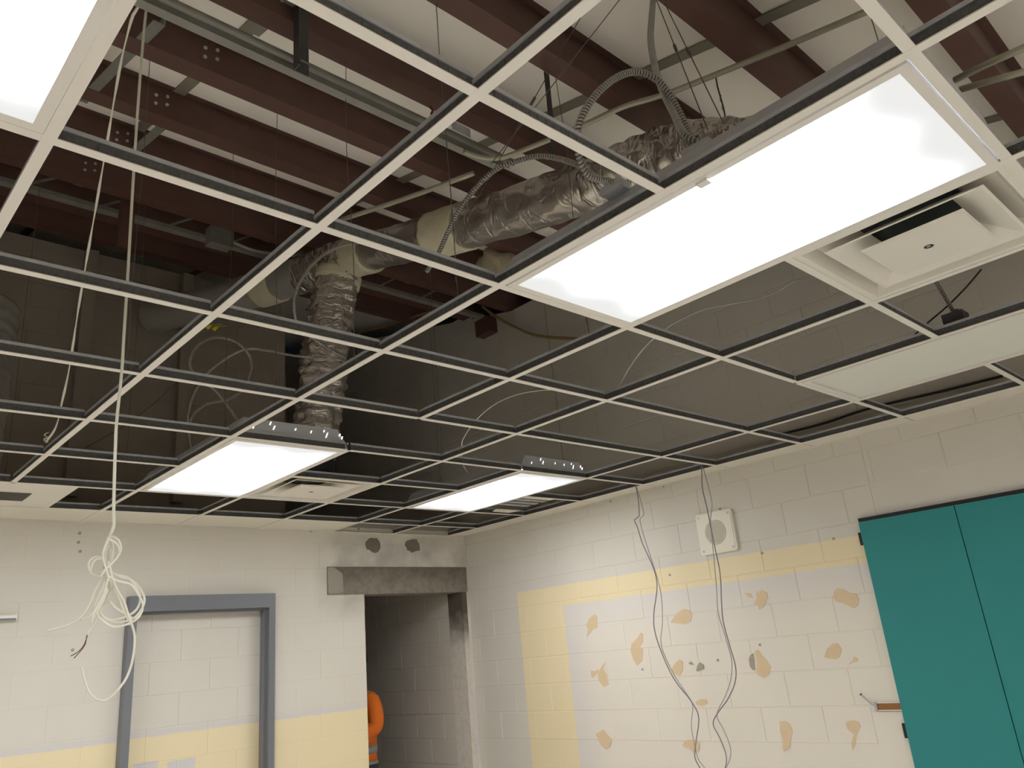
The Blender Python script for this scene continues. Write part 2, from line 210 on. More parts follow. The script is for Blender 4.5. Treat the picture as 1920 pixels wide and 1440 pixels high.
MRED = mat('red_wire', srgb(130,40,34), 0.5)
MDKW = mat('bare_dark_wire', srgb(70,60,56), 0.5)
MYELC = mat('yellow_tubing', srgb(142,118,76), 0.6)
MTEAL = mat('teal_laminate', srgb(36,134,134), 0.55, 0, 0.02, 3, 0.03, 300)
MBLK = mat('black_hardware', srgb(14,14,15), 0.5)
MGROOVE = mat('dark_green_gap', srgb(6,50,46), 0.6)
MDOORG = mat('grey_door_frame_paint', srgb(116,118,124), 0.35)
MCONC = stained('lintel_concrete', srgb(138,130,118), srgb(112,104,92), -0.36, 0.08)
MJAMB = stained('jamb_block', srgb(216,208,196), srgb(92,84,73), -0.84, 0.14, 0.1)
MSTAIN = mat('dark_mortar', srgb(122,114,101), 0.95, 0, 0.3, 30, 0.5, 60)
MLPATCH = mat('light_mortar', srgb(158,150,138), 0.9, 0, 0.1, 20, 0.3, 50)
MSPACK = mat('filler_paste', srgb(220,196,160), 0.8, 0, 0.06, 14, 0.2, 50)
MHOLE = mat('old_screw_hole', srgb(170,160,143), 0.9)
MGPATCH = mat('grey_scar', srgb(164,156,141), 0.9, 0, 0.25, 40)
MSPK = mat('speaker_plate', srgb(232,226,208), 0.4)
MGRIL = mat('speaker_mesh', srgb(196,188,170), 0.5, 0.3)
MALU = mat('aluminium_rail', srgb(214,210,202), 0.35, 0.5)
MCORK = mat('cork_strip', srgb(150,104,62), 0.9, 0, 0.25, 120)
MFLOOR = mat('floor_vinyl', srgb(228,223,214), 0.5, 0, 0.06, 4)
MPLAIN = mat('plain_wall_paint', srgb(216,208,194), 0.7)
MCORR = mat('corridor_block_paint', srgb(206,198,186), 0.7, 0, 0.05, 3)
MFAR = mat('bare_far_block', srgb(158,148,137), 0.85, 0, 0.12, 5)
MHIVIS = mat('orange_fabric', srgb(208,102,14), 0.8, 0, 0.06, 20)
MBAND = mat('reflective_grey_tape', srgb(128,130,132), 0.4)
MTROU = mat('dark_trousers', srgb(46,48,56), 0.9)
MSKIN = mat('skin', srgb(190,140,112), 0.6); MHAIR = mat('dark_hair', srgb(40,30,24), 0.7)
# ---------------------------------------------------------------- mesh helpers (coordinates are ceiling-relative: z=0 is the grid)
def spline(pts, step=0.03):
    P = [Vector(p) for p in pts]; out = []
    for i in range(len(P)-1):
        p0 = P[i-1] if i > 0 else P[i]*2-P[i+1]; p1, p2 = P[i], P[i+1]; p3 = P[i+2] if i+2 < len(P) else P[i+1]*2-P[i]
        n = max(2, int((p2-p1).length/step))
        for j in range(n):
            t = j/n
            out.append(0.5*((2*p1)+(p2-p0)*t+(2*p0-5*p1+4*p2-p3)*t*t+(3*p1-p0-3*p2+p3)*t**3))
    out.append(P[-1]); return out
class MB:
    def __init__(s): s.v = []; s.f = []
    def box(s, x0, x1, y0, y1, z0, z1):
        a = len(s.v)
        s.v += [(x0,y0,z0),(x1,y0,z0),(x1,y1,z0),(x0,y1,z0),(x0,y0,z1),(x1,y0,z1),(x1,y1,z1),(x0,y1,z1)]
        s.f += [tuple(a+i for i in q) for q in ((0,3,2,1),(4,5,6,7),(0,1,5,4),(1,2,6,5),(2,3,7,6),(3,0,4,7))]; return s
    def hexa(s, pts):                                                  # eight corners, same order as box
        a = len(s.v); s.v += [tuple(p) for p in pts]
        s.f += [tuple(a+i for i in q) for q in ((0,3,2,1),(4,5,6,7),(0,1,5,4),(1,2,6,5),(2,3,7,6),(3,0,4,7))]; return s
    def tube(s, pts, r, n=8, cap=True):
        P = [Vector(p) for p in pts]; a = len(s.v); m = len(P)
        R_ = r if callable(r) else (lambda i, th: r)
        t = (P[1]-P[0]).normalized(); u = t.orthogonal().normalized()
        for i in range(m):
            t2 = (P[min(i+1, m-1)]-P[max(i-1, 0)])
            t2 = t2.normalized() if t2.length > 1e-9 else t
            u = (u - t2*u.dot(t2)).normalized(); w_ = t2.cross(u); t = t2
            for j in range(n):
                th = 2*math.pi*j/n; rr = R_(i, th)
                s.v.append(tuple(P[i]+(u*math.cos(th)+w_*math.sin(th))*rr))
        for i in range(m-1):
            for j in range(n):
                s.f.append((a+i*n+j, a+i*n+(j+1) % n, a+(i+1)*n+(j+1) % n, a+(i+1)*n+j))
        if cap: s.f.append(tuple(a+j for j in range(n-1, -1, -1))); s.f.append(tuple(a+(m-1)*n+j for j in range(n)))
        return s
    def bar(s, p, q, wx, wz):                                          # rectangular bar between two points
        p, q = Vector(p), Vector(q); t = (q-p).normalized(); up = Vector((0,0,1)) if abs(t.z) < 0.9 else Vector((0,1,0))
        sx = t.cross(up).normalized()*wx/2; sz = sx.cross(t).normalized()*wz/2
        return s.hexa([p-sx-sz, p+sx-sz, q+sx-sz, q-sx-sz, p-sx+sz, p+sx+sz, q+sx+sz, q-sx+sz])
    def poly(s, pts2, plane, c0, c1):                                  # extruded outline; plane 'x' -> pts (y,z) ; 'y' -> pts (x,z); 'z' -> (x,y)
        mk = {'x': lambda p, c: (c, p[0], p[1]), 'y': lambda p, c: (p[0], c, p[1]), 'z': lambda p, c: (p[0], p[1], c)}[plane]
        a = len(s.v); n = len(pts2)
        s.v += [mk(p, c0) for p in pts2] + [mk(p, c1) for p in pts2]
        s.f += [tuple(range(a, a+n)), tuple(range(a+2*n-1, a+n-1, -1))]
        s.f += [(a+i, a+n+i, a+n+(i+1) % n, a+(i+1) % n) for i in range(n)]; return s
    def disc(s, c, r, axis, d, n=20, r2=None):                         # short cylinder / cone from c along axis
        c = Vector(c); ax = Vector(axis).normalized()
        return s.tube([c, c+ax*d], (lambda i, th: r if i == 0 else (r2 if r2 is not None else r)), n)
    def mesh(s, name, smooth=False):
        me = bpy.data.meshes.new(name); me.from_pydata(s.v, [], s.f)
        bm = bmesh.new(); bm.from_mesh(me); bmesh.ops.recalc_face_normals(bm, faces=bm.faces); bm.to_mesh(me); bm.free()
        if smooth:
            for p in me.polygons: p.use_smooth = True
        me.update(); return me
    def build(s, name, m, parent=None, smooth=False, loc=None):
        off = Vector((0, 0, 0))
        if parent is not None: off = Vector(parent['_w'])
        else:
            if loc is None:
                xs = [v[0] for v in s.v]; ys = [v[1] for v in s.v]; zs = [v[2] for v in s.v]
                loc = ((min(xs)+max(xs))/2, (min(ys)+max(ys))/2, min(zs))
            off = Vector(loc)
        s.v = [tuple(Vector(v)-off) for v in s.v]
        me = s.mesh(name, smooth); me.materials.append(m)
        o = bpy.data.objects.new(name, me); COL.objects.link(o)
        if parent is not None: o.parent = parent; o['_w'] = tuple(off)
        else: o.location = off+Vector((0, 0, H)); o['_w'] = tuple(off)
        return o
def tag(o, label, cat, group=None):
    o['label'] = label; o['category'] = cat
    if group: o['group'] = group
    return o
def thing(name, label, cat, loc, group=None):
    o = bpy.data.objects.new(name, None); COL.objects.link(o); o.empty_display_size = 0.1
    o.location = Vector(loc)+Vector((0, 0, H)); o['_w'] = tuple(loc); return tag(o, label, cat, group)
def structure(o): o['kind'] = 'structure'; return o
def copy_tree(o, parent=None):
    c = o.copy(); COL.objects.link(c)
    if parent is not None: c.parent = parent
    for ch in o.children: copy_tree(ch, c)
    return c
ORD = ['zeroth', 'first', 'second', 'third', 'fourth', 'fifth', 'sixth', 'seventh', 'eighth', 'ninth', 'tenth', 'eleventh', 'twelfth', 'thirteenth', 'fourteenth', 'fifteenth']
XR, YB, FZ = 4.46, 4.68, -H       # right wall, back wall, floor
CB, CL = 0.2032, 0.4064           # block course and length
def roof(y): return 1.044+0.236*y # underside of the purlins
# ---------------------------------------------------------------- room shell
structure(MB().box(-5.2, 4.7, -3.7, 8.2, FZ-0.1, FZ).build('floor', MFLOOR))
structure(MB().box(-5.3, -5.2, -3.7, 8.2, FZ, 3.3).build('wall_left', MPLAIN))
structure(MB().box(-5.3, 4.7, -3.8, -3.7, FZ, 0.9).build('wall_front', MPLAIN))
deck = MB(); n = 24
for i in range(n):
    y0 = -3.9+12.3*i/n; y1 = -3.9+12.3*(i+1)/n; a = roof(y0)+0.2; b = roof(y1)+0.2
    deck.hexa([(-5.4,y0,a),(5.3,y0,a),(5.3,y1,b),(-5.4,y1,b),(-5.4,y0,a+0.1),(5.3,y0,a+0.1),(5.3,y1,b+0.1),(-5.4,y1,b+0.1)])
ceil = structure(deck.build('ceiling', MDECK))

JG = 0.0028
def block_mesh(L, h, axis, depth, ch):
    """block with chamfered visible edges; front face looks towards -axis, local origin at low corner of the front face"""
    g = JG; m = MB(); e = ch
    def P(a, z, d): return (d, a, z) if axis == 'x' else (a, d, z)
    pts = [P(g,g,depth),P(L-g,g,depth),P(L-g,h-g,depth),P(g,h-g,depth),P(g,g,e),P(L-g,g,e),P(L-g,h-g,e),P(g,h-g,e),P(g+e,g+e,0),P(L-g-e,g+e,0),P(L-g-e,h-g-e,0),P(g+e,h-g-e,0)]
    m.v = pts
    for b in (0, 4):
        for i in range(4): m.f.append((b+i, b+(i+1) % 4, b+4+(i+1) % 4, b+4+i))
    m.f.append((8,9,10,11)); return m.mesh('block')
BCACHE = {}
def block(parent, axis, face, a0, a1, z0, z1, m, ch):
    L = a1-a0; h = z1-z0
    if L < 0.03 or h < 0.03: return
    key = (axis, round(L,3), round(h,3), m.name, ch)
    if key not in BCACHE:
        me = block_mesh(L, h, axis, 0.03, ch); me.materials.append(m); BCACHE[key] = me
    o = bpy.data.objects.new('block', BCACHE[key]); COL.objects.link(o); o.parent = parent
    j = random.uniform(-0.0006, 0.0006)
    p = (face+j, a0, z0) if axis == 'x' else (a0, face+j, z0)
    o.location = Vector(p)-Vector(parent['_w'])
def lay(parent, axis, face, lo, hi, zlo, zhi, phase, m, ch, holes=(), keep=None):
    """running bond; holes are (a0,a1,z0,z1)"""
    n0 = round((zlo-FZ)/CB); n1 = math.ceil((zhi-FZ)/CB-1e-6)
    for c in range(n0, n1):
        z0 = FZ+c*CB; z1 = min(z0+CB, zhi)
        s = phase+(CL/2 if c % 2 else 0); k = math.floor((lo-s)/CL); a = s+k*CL
        while a < hi:
            segs = [(max(a, lo), min(a+CL, hi))]
            for (h0, h1, hz0, hz1) in holes:
                if hz0 < z0+0.1 < hz1:
                    ns = []
                    for (p, q) in segs:
                        if h1 <= p or h0 >= q: ns.append((p, q))
                        else:
                            if p < h0: ns.append((p, h0))
                            if q > h1: ns.append((h1, q))
                    segs = ns
            for (p, q) in segs:
                if keep is None or keep((p+q)/2, z0): block(parent, axis, face, p, q, z0, z1, m, ch)
            a += CL
# right wall: mortar slab and blocks, carried up to the purlins
zt = lambda y: roof(y)
wr = MB().hexa([(XR+0.0028,-3.7,FZ),(XR+0.2,-3.7,FZ),(XR+0.2,8.2,FZ),(XR+0.0028,8.2,FZ),(XR+0.0028,-3.7,zt(-3.7)),(XR+0.2,-3.7,zt(-3.7)),(XR+0.2,8.2,zt(8.2)),(XR+0.0028,8.2,zt(8.2))])
wall_right = structure(wr.build('wall_right', PAINT_R, loc=(XR, 0, FZ)))
lay(wall_right, 'x', XR, 0.95, YB, FZ+CB*5, 0.114, 1.730-CL*4, PAINT_R, 0.0020, holes=((-1, 1.236, -1.75, -1.54), (-1, 1.236, -2.2, -1.74),))
lay(wall_right, 'x', XR, -0.3, 0.95, FZ+CB*12, 0.114, 1.730-CL*4, PAINT_R, 0.0020)
lay(wall_right, 'x', XR, 0.1, 6.8, 0.114, 2.4, 1.730-CL*4, PAINT_R, 0.0020, keep=lambda y, z: z+CB*0.7 < roof(y) and z > 0.05+0.25*(y-3))
# smooth board below the tack rail
bd = MB().box(XR-0.004, XR+0.02, 1.058, 1.236, FZ+0.85, -1.545).build('tack_board', PAINT_R, wall_right)
# back wall with doorway and blocked-up door frame
DX0, DX1, DZ = 3.354, 4.377, -0.495
bw = MB()
TOPZ = 0.114
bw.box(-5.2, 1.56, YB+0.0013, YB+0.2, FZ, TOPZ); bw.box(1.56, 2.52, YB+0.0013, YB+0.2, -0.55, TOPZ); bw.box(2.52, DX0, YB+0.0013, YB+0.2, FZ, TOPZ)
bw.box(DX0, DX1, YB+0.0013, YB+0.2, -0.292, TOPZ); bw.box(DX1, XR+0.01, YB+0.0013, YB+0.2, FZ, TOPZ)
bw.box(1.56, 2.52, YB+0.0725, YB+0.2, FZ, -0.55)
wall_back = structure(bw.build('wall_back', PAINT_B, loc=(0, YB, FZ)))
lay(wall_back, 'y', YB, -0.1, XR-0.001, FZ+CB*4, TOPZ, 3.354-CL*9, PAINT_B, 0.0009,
    holes=((DX0, DX1, -9, DZ+0.01), (3.016, 4.445, -0.5, -0.29), (1.53, 2.55, -9, -0.50)))
lay(wall_back, 'y', YB+0.07, 1.575, 2.505, FZ+CB*4, -0.56, 1.72, PAINT_B, 0.0009)
lint = MB().box(3.016, 4.445, YB-0.004, YB+0.19, -0.4965, -0.2785).build('lintel', MCONC, wall_back)
lint['label'] = 'dark stained concrete lintel over the open doorway'
MB().poly(D['lint_patch'], 'y', YB-0.008, YB).build('mortar_patch', MLPATCH, wall_back)
MB().box(DX1-0.004, DX1+0.05, YB-0.003, YB+0.2, FZ, -0.497).build('jamb', MJAMB, wall_back)
def blob(cx, cz, r, n=18, seed=1, sx=1.0):
    rr = random.Random(seed); return [(cx+sx*r*(1+rr.uniform(-.18,.18))*math.cos(2*math.pi*i/n), cz+r*(1+rr.uniform(-.18,.18))*math.sin(2*math.pi*i/n)) for i in range(n)]
for i, (x, z) in enumerate(((3.455, -0.098), (3.862, -0.095))):
    MB().poly(blob(x, z, 0.06, seed=i+3, sx=1.25), 'y', YB-0.004, YB+0.004).build('mortar_patch', MSTAIN, wall_back)
for x, z in D['holes']: MB().poly(blob(x, z, 0.010, 8, 5), 'y', YB-0.003, YB+0.002).build('anchor_hole', MGPATCH, wall_back)
for y, z in D['rholes']: MB().poly(blob(y, z, 0.009, 8, 6), 'x', XR-0.003, XR+0.002).build('anchor_hole', MHOLE, wall_right)
for pts in D['patch']: MB().poly(pts, 'x', XR-0.0035, XR+0.002).build('filler_patch', MSPACK, wall_right)
for pts in D['grey_patch']: MB().poly(pts, 'x', XR-0.003, XR+0.002).build('scar_patch', MGPATCH, wall_right)
# corridor behind the doorway and the taller block wall behind the room
wc = structure(MB().box(DX1+0.004, XR+0.003, YB+0.2, 8.2, FZ, 0.05).build('wall_corridor', MCORR, loc=(DX1, 5, FZ)))
lay(wc, 'x', DX1, YB+0.2, 7.2, FZ+CB*4, -0.292, 5.238-CL*4, MCORR, 0.0018)
wf = structure(MB().box(-5.2, 3.0, 5.35, 5.55, FZ, roof(5.35)).build('wall_far', MFAR, loc=(0, 5.35, FZ)))
lay(wf, 'y', 5.347, -0.4, 3.0, FZ+CB*18, roof(5.35), 0.1, MFAR, 0.003, keep=lambda x, z: z > 0.5)
MB().box(1.25, 1.34, 5.28, 5.35, 0.3, roof(5.3)).build('pilaster', MFAR, wf); MB().box(2.02, 2.1, 5.28, 5.35, 0.3, roof(5.3)).build('pilaster', MFAR, wf)
structure(MB().box(-5.2, 4.7, 8.1, 8.2, FZ, 3.0).build('wall_rear', MFAR))
# wall angle carrying the grid edge
structure(MB().box(XR-0.022, XR, -3.7, YB, -0.002, 0.001).box(XR-0.002, XR, -3.7, YB, 0.0, 0.022).build('trim_1', MWHITE))
structure(MB().box(-5.2, XR, YB-0.022, YB, -0.002, 0.001).box(-5.2, XR, YB-0.002, YB, 0.0, 0.022).build('trim_2', MWHITE))
# ---------------------------------------------------------------- roof steel
for k in range(0, 10):
    y = -0.41+0.61*k; z = roof(y); t = thing('roof_purlin', 'dark red steel roof purlin, %s counted from the top right corner' % ORD[k+1], 'purlin', (0.5, y, z), 'dark red roof purlins')
    MB().box(-5.2, 5.0, y-0.094, y-0.088, z, z+0.197).build('web', MPURL, t)
    MB().box(-5.2, 5.0, y-0.094, y, z-0.004, z).box(-5.2, 5.0, y-0.004, y, z, z+0.018).build('bottom_flange', MPURL, t)
    MB().box(-5.2, 5.0, y-0.18, y-0.09, z+0.17, z+0.176).build('top_flange', MPURL, t)
    if 2 <= k <= 7:
        for dx in (0, 0.055):
            for dz in (0.055, 0.105):
                MB().disc((0.82+dx, y-0.094, z+dz+dx*0.3), 0.0085, (0, -1, 0), 0.008, 6).build('bolt', MGALV, t)
for i, x in enumerate((-0.46, 0.93, 2.32, 3.71)):
    m = MB()
    for j in range(12):
        y0 = -1.0+0.6*j; y1 = y0+0.6
        m.hexa([(x-.03,y0,roof(y0)+.19),(x+.03,y0,roof(y0)+.19),(x+.03,y1,roof(y1)+.19),(x-.03,y1,roof(y1)+.19),(x-.03,y0,roof(y0)+.198),(x+.03,y0,roof(y0)+.198),(x+.03,y1,roof(y1)+.198),(x-.03,y1,roof(y1)+.198)])
    tag(m.build('liner_strap', MSTRAP), ['tan strap under the roof liner beyond the left light', 'tan strap under roof liner passing behind the bolted purlin laps', 'tan strap under roof liner passing over the silver duct', 'tan strap under roof liner near the right wall'][i], 'strap', 'straps under the roof liner')
def angle(p, q, lab, m, wd=0.045):
    t = thing('bridging_brace', lab, 'brace', p, 'bridging braces between purlins')
    MB().bar(p, q, wd, 0.006).build('flange', m, t); p2 = Vector(p)+Vector((wd/2, 0, wd/2)); q2 = Vector(q)+Vector((wd/2, 0, wd/2))
    MB().bar(p2, q2, 0.006, wd).build('leg', m, t); return t
angle((0.90, 1.12, 1.40), (0.90, 1.62, 1.52), 'grey steel brace between purlins beside the hanging dark post', MSTEEL)
angle((0.56, 1.75, 1.48), (0.53, 2.72, 1.71), 'long grey brace slanting under purlins behind the white rope top', MSTEEL)
angle((0.92, 2.60, 1.71), (0.92, 3.14, 1.84), 'short grey brace between purlins right of the two white cords', MSTEEL)
po = thing('hanger_post', 'dark steel post hanging from purlin down to the twin pipes', 'post', (0.955, 1.32, 1.14))
MB().box(.925, .988, 1.320, 1.3255, 1.14, 1.47).build('face', MPOST, po); MB().box(.925, .931, 1.281, 1.32, 1.14, 1.47).build('flange', MPOST, po)
tw = thing('pipe_trapeze', 'twin grey pipes and strut running under the purlins at upper left', 'pipe', (0.9, 1.40, 1.19))
MB().tube([(-2.5,1.40,1.235),(1.90,1.385,1.235)], 0.019, 12).build('pipe', MEMT, tw, True)
MB().tube([(-2.5,1.345,1.20),(2.1,1.33,1.20)], 0.015, 12).build('pipe', MSTEEL, tw, True)
st = MB().box(-2.5, 2.06, 1.36, 1.40, 1.175, 1.181).box(-2.5, 2.06, 1.36, 1.363, 1.181, 1.21).box(-2.5, 2.06, 1.397, 1.40, 1.181, 1.21).build('strut_channel', MSTEEL, tw)
MB().tube([(1.86,1.386,1.235),(2.12,1.385,1.235)], 0.022, 10).build('pipe_sleeve', MORANGE, tw, True)['label'] = 'rust orange end of the pipe'
MB().tube([(0.55,1.40,1.235),(0.68,1.40,1.235)], 0.023, 10).build('pipe_sleeve', MORANGE, tw, True)['label'] = 'rust orange band on the pipe'
pt_ = thing('pipe_bracket', 'pale metal plate bracket above the twin pipes near the duct', 'bracket', (1.79, 1.36, 1.25))
MB().box(1.74, 1.85, 1.352, 1.355, 1.252, 1.30).build('plate', MGALV, pt_); MB().box(1.74, 1.85, 1.355, 1.385, 1.30, 1.303).build('flange', MGALV, pt_)
rc = thing('red_clip', 'small red clip hooked over the twin pipes', 'clip', (1.625, 1.36, 1.255))
MB().tube(spline([(1.64,1.36,1.255),(1.625,1.358,1.285),(1.635,1.356,1.305),(1.615,1.356,1.32)], .01), .006, 6).build('hook', MRED, rc, True); MB().box(1.632, 1.652, 1.352, 1.368, 1.262, 1.28).build('clamp', MRED, rc)
jn = thing('steel_joist', 'dim grey open web joist crossing the far end of roof space', 'joist', (0, 4.1, 1.96))
MB().box(-5.0, 4.44, 4.07, 4.13, 1.955, 1.985).build('bottom_chord', MSTEEL, jn); MB().box(-5.0, 4.44, 4.085, 4.115, 2.13, 2.15).build('top_chord', MSTEEL, jn)
for i in range(13):
    x = -1.2+0.44*i; MB().bar((x, 4.1, 1.98), (x+0.22, 4.1, 2.135), 0.014, 0.014).build('web_bar', MSTEEL, jn)
MB().box(4.36, XR-0.001, 4.0, 4.2, 1.80, 1.955).build('bearing_plate', MPURL, jn)
bx = thing('junction_box', 'grey electrical box below the far roof joist, upper left', 'electrical box', (1.80, 4.03, 1.90))
MB().box(1.70, 1.86, 3.96, 4.055, 1.88, 2.02).build('box_body', MSTEEL, bx); MB().box(1.695, 1.865, 3.952, 3.96, 1.875, 2.025).build('cover', MSTEEL, bx)
MB().tube(spline([(1.86,4.0,1.95),(2.05,4.0,1.93),(2.3,4.0,1.97),(2.6,4.0,2.05)]), 0.012, 8).build('conduit_stub', MEMT, bx, True)
cp = thing('steel_column', 'dim grey slotted steel post hanging by the far joist, upper left', 'post', (1.13, 3.9, 1.3))
MB().box(1.09, 1.17, 3.9, 3.906, 1.62, 2.1).build('face', MPURL, cp); MB().box(1.085, 1.09, 3.9, 3.95, 1.62, 2.1).build('flange', MPURL, cp)
tag(MB().tube(spline(D['conL'], .1), 0.013, 10).build('conduit', MEMT, None, True), 'straight grey conduit rising left of the silver duct', 'conduit')
tag(MB().tube(spline(D['conR'], .05), 0.012, 10).build('conduit', MEMT, None, True), 'long bent grey conduit running right above the silver duct', 'conduit')
tag(MB().tube(D['conT'][0], 0.011, 10).build('conduit', MEMT, None, True), 'upper grey conduit at the top right beside the diffuser', 'conduit')
tag(MB().tube(D['conT'][1], 0.010, 10).build('conduit', MEMT, None, True), 'lower grey conduit at the top right beside the diffuser', 'conduit')
# ---------------------------------------------------------------- ducts
def ducttube(pts, r, seed, amp=0.02, ridge=0.010, pitch=0.055, n=40, step=0.016):
    P = spline(pts, step); rr = random.Random(seed); ph = [rr.uniform(0, 6.28) for _ in range(10)]
    def R_(i, th):
        s = i*step
        q = r + ridge*math.sin(s/pitch*6.28+0.8*math.sin(th+ph[0])) * (0.6+0.4*math.sin(2*th+ph[1]+s*3))
        q += amp*0.5*math.sin(3*th+ph[2]+7*s)*math.sin(5.1*s+ph[3]) + amp*0.3*math.sin(7*th+19*s+ph[4]) + amp*0.22*math.sin(11*th-33*s+ph[5])
        return q
    return MB().tube(P, R_, n), P
dt = thing('flexible_duct', 'large crinkled silver duct crossing above the grid with cream tape', 'duct', (2.25, 2.0, 0.9))
m_, P_ = ducttube([(2.366,2.05,1.277),(2.36,1.65,1.170),(2.35,1.3,1.080),(2.335,0.95,0.995)], 0.128, 3, 0.010, 0.002, 0.14)
m_.build('foil_jacket', MFOILD, dt, True)
m_, P_ = ducttube([(2.34,1.02,1.012),(2.32,0.75,0.94),(2.30,0.52,0.86),(2.26,0.32,0.74),(2.22,0.16,0.62),(2.17,-0.04,0.47),(2.14,-0.20,0.34),(2.13,-0.30,0.225)], 0.138, 4, 0.020, 0.007, 0.12)
m_.build('foil_jacket', MFOIL, dt, True)
m_, P_ = ducttube([(2.367,2.22,1.322),(2.372,2.6,1.44),(2.38,3.0,1.56)], 0.122, 5, 0.008, 0.002, 0.2)
m_.build('foil_jacket', MFOILD, dt, True)
m_, P_ = ducttube([(2.33,3.78,1.72),(2.27,4.05,1.747),(2.20,4.3,1.765),(1.95,4.8,1.77),(1.72,5.17,1.76)], 0.134, 6, 0.006, 0.002, 0.2)
m_.build('wrapped_section', MJACK, dt, True)
m_, P_ = ducttube([(2.366,2.0,1.263),(2.369,2.29,1.343)], 0.140, 7, 0.006, 0.0, 0.2); m_.build('tape_collar', MTAPE, dt, True)
m_, P_ = ducttube([(2.38,2.98,1.553),(2.385,3.20,1.612)], 0.142, 8, 0.004, 0.0, 0.2); m_.build('tape_collar', MTAPE, dt, True)
m_, P_ = ducttube([(2.27,4.05,1.745),(2.22,4.25,1.762)], 0.146, 9, 0.004, 0.0, 0.2); m_.build('tape_collar', MTAPE, dt, True)
m_, P_ = ducttube([(2.385,3.17,1.605),(2.37,3.5,1.68),(2.33,3.8,1.72)], 0.135, 15, 0.012, 0.004, 0.1); m_.build('foil_jacket', MFOIL, dt, True)
m_, P_ = ducttube([(2.39,3.33,1.70),(2.37,3.33,1.60),(2.32,3.34,1.38),(2.26,3.35,1.05),(2.215,3.35,0.70),(2.17,3.35,0.42),(2.14,3.35,0.215)], 0.142, 11, 0.024, 0.012, 0.075)
m_.build('drop_jacket', MFOILZ, dt, True)
m_, P_ = ducttube([(2.345,3.335,1.52),(2.33,3.34,1.45)], 0.158, 13, 0.006, 0.0, 0.2); m_.build('tape_collar', MTAPE, dt, True)
tag(ducttube([(0.55,4.5,1.3),(0.52,4.4,0.9),(0.48,4.15,0.5),(0.46,4.0,0.16)], 0.15, 21, 0.015, 0.006, 0.08)[0].build('flexible_duct', MJACK, None, True), 'dim grey duct dropping to the return grille at the left edge', 'duct')
ins = MB(); rr = random.Random(4)
P = spline([(3.30,2.64,1.56),(3.33,2.72,1.62),(3.40,2.82,1.68),(3.47,2.90,1.73)], 0.03)
ins.tube(P, lambda i, th: 0.14*(1+0.18*math.sin(3*th+i*.5)+0.12*math.sin(5*th-i*.9))*(0.55+0.45*min(1, i/3)), 20)
tag(ins.build('insulation_roll', MINS, None, True), 'tan lump of insulation behind duct, left of the big light', 'insulation')
def strap(p, q, lab, wd=0.03):
    return tag(MB().bar(p, q, wd, 0.002).build('hanger_strap', MPOST), lab, 'strap')
strap((1.812, 0.815, 1.235), (1.79, 0.81, 0.80), 'dark flat metal strap hanging from purlin in front of duct', 0.03)
# ---------------------------------------------------------------- hanger wires
WI = [(0.62,2.03,'thin hanger wire dropping between the two purlins right of white cords'),
      (1.20,1.385,'thin hanger wire tied to the twin pipes in mid roof space'),
      (1.27,2.64,'thin hanger wire just right of the twin pipe tie wires'),
      (1.217,2.03,'thin hanger wire beside the long runner left of the duct'),
      (1.217,0.80,'thin hanger wire beside the cross above the silver duct'),
      (1.85,0.80,'thin hanger wire hanging near the bent conduit, middle top'),
      (2.26,0.30,'straight rod hanging over the silver duct elbow'),
      (1.83,-0.41,'thin hanger wire above the big light, far top right'),
      (2.4355,2.44,'thin hanger wire crossing in front of the duct middle'),
      (3.05,3.24,'thin hanger wire against the dark right wall, centre'),
      (3.658,2.64,'thin hanger wire against dark right wall near loose cable'),
      (1.217,3.86,'faint hanger wire among the looped cables, left of duct drop'),
      (0.61,3.86,'faint hanger wire in the dark far left roof space'),
      (0.0066,2.64,'faint hanger wire at the far left edge')]
for x, y, lab in WI:
    zz = roof(y) if lab[5:11] != 'hanger' or True else 0
    z0 = 0.03 if 'rod' not in lab else 0.865
    t = thing('hanger_wire' if 'rod' not in lab else 'hanger_rod', lab, 'wire', (x, y, z0), 'wires holding up the grid')
    j = random.uniform(-.01, .01)
    MB().tube(spline([(x,y,z0),(x+j,y,z0+.3*(zz-z0)),(x-j,y,z0+.7*(zz-z0)),(x,y,zz)], .1), 0.0016 if 'rod' not in lab else 0.0035, 5).build('wire', MWIRE, t)
    MB().tube([(x+.004*math.cos(a*.9), y+.004*math.sin(a*.9), z0+0.06+a*.006) for a in range(14)], 0.0014, 4).build('twist', MWIRE, t)
for (p, q, lab) in [((1.60,0.20,1.09),(1.40,0.78,0.60),'slanted tie wire with clip crossing the armored cable loop'),
                    ((1.62,0.45,1.15),(1.28,0.80,0.35),'slanted tie wire left of the armored cable loop'),
                    ((1.70,0.19,1.08),(1.42,-0.05,0.25),'steep tie wire along the twin armored cables'),
                    ((1.76,0.19,1.08),(1.50,-0.06,0.30),'second steep tie wire right of the twin armored cables')]:
    t = thing('tie_wire', lab, 'wire', q, 'tie wires by the big light'); MB().tube([p, q], 0.0018, 5).build('wire', MWIRE, t)
    c = Vector(p).lerp(Vector(q), 0.45); d_ = (Vector(q)-Vector(p)).normalized()*0.02; MB().tube([c-d_, c+d_], 0.005, 6).build('clip', MWIRE, t)
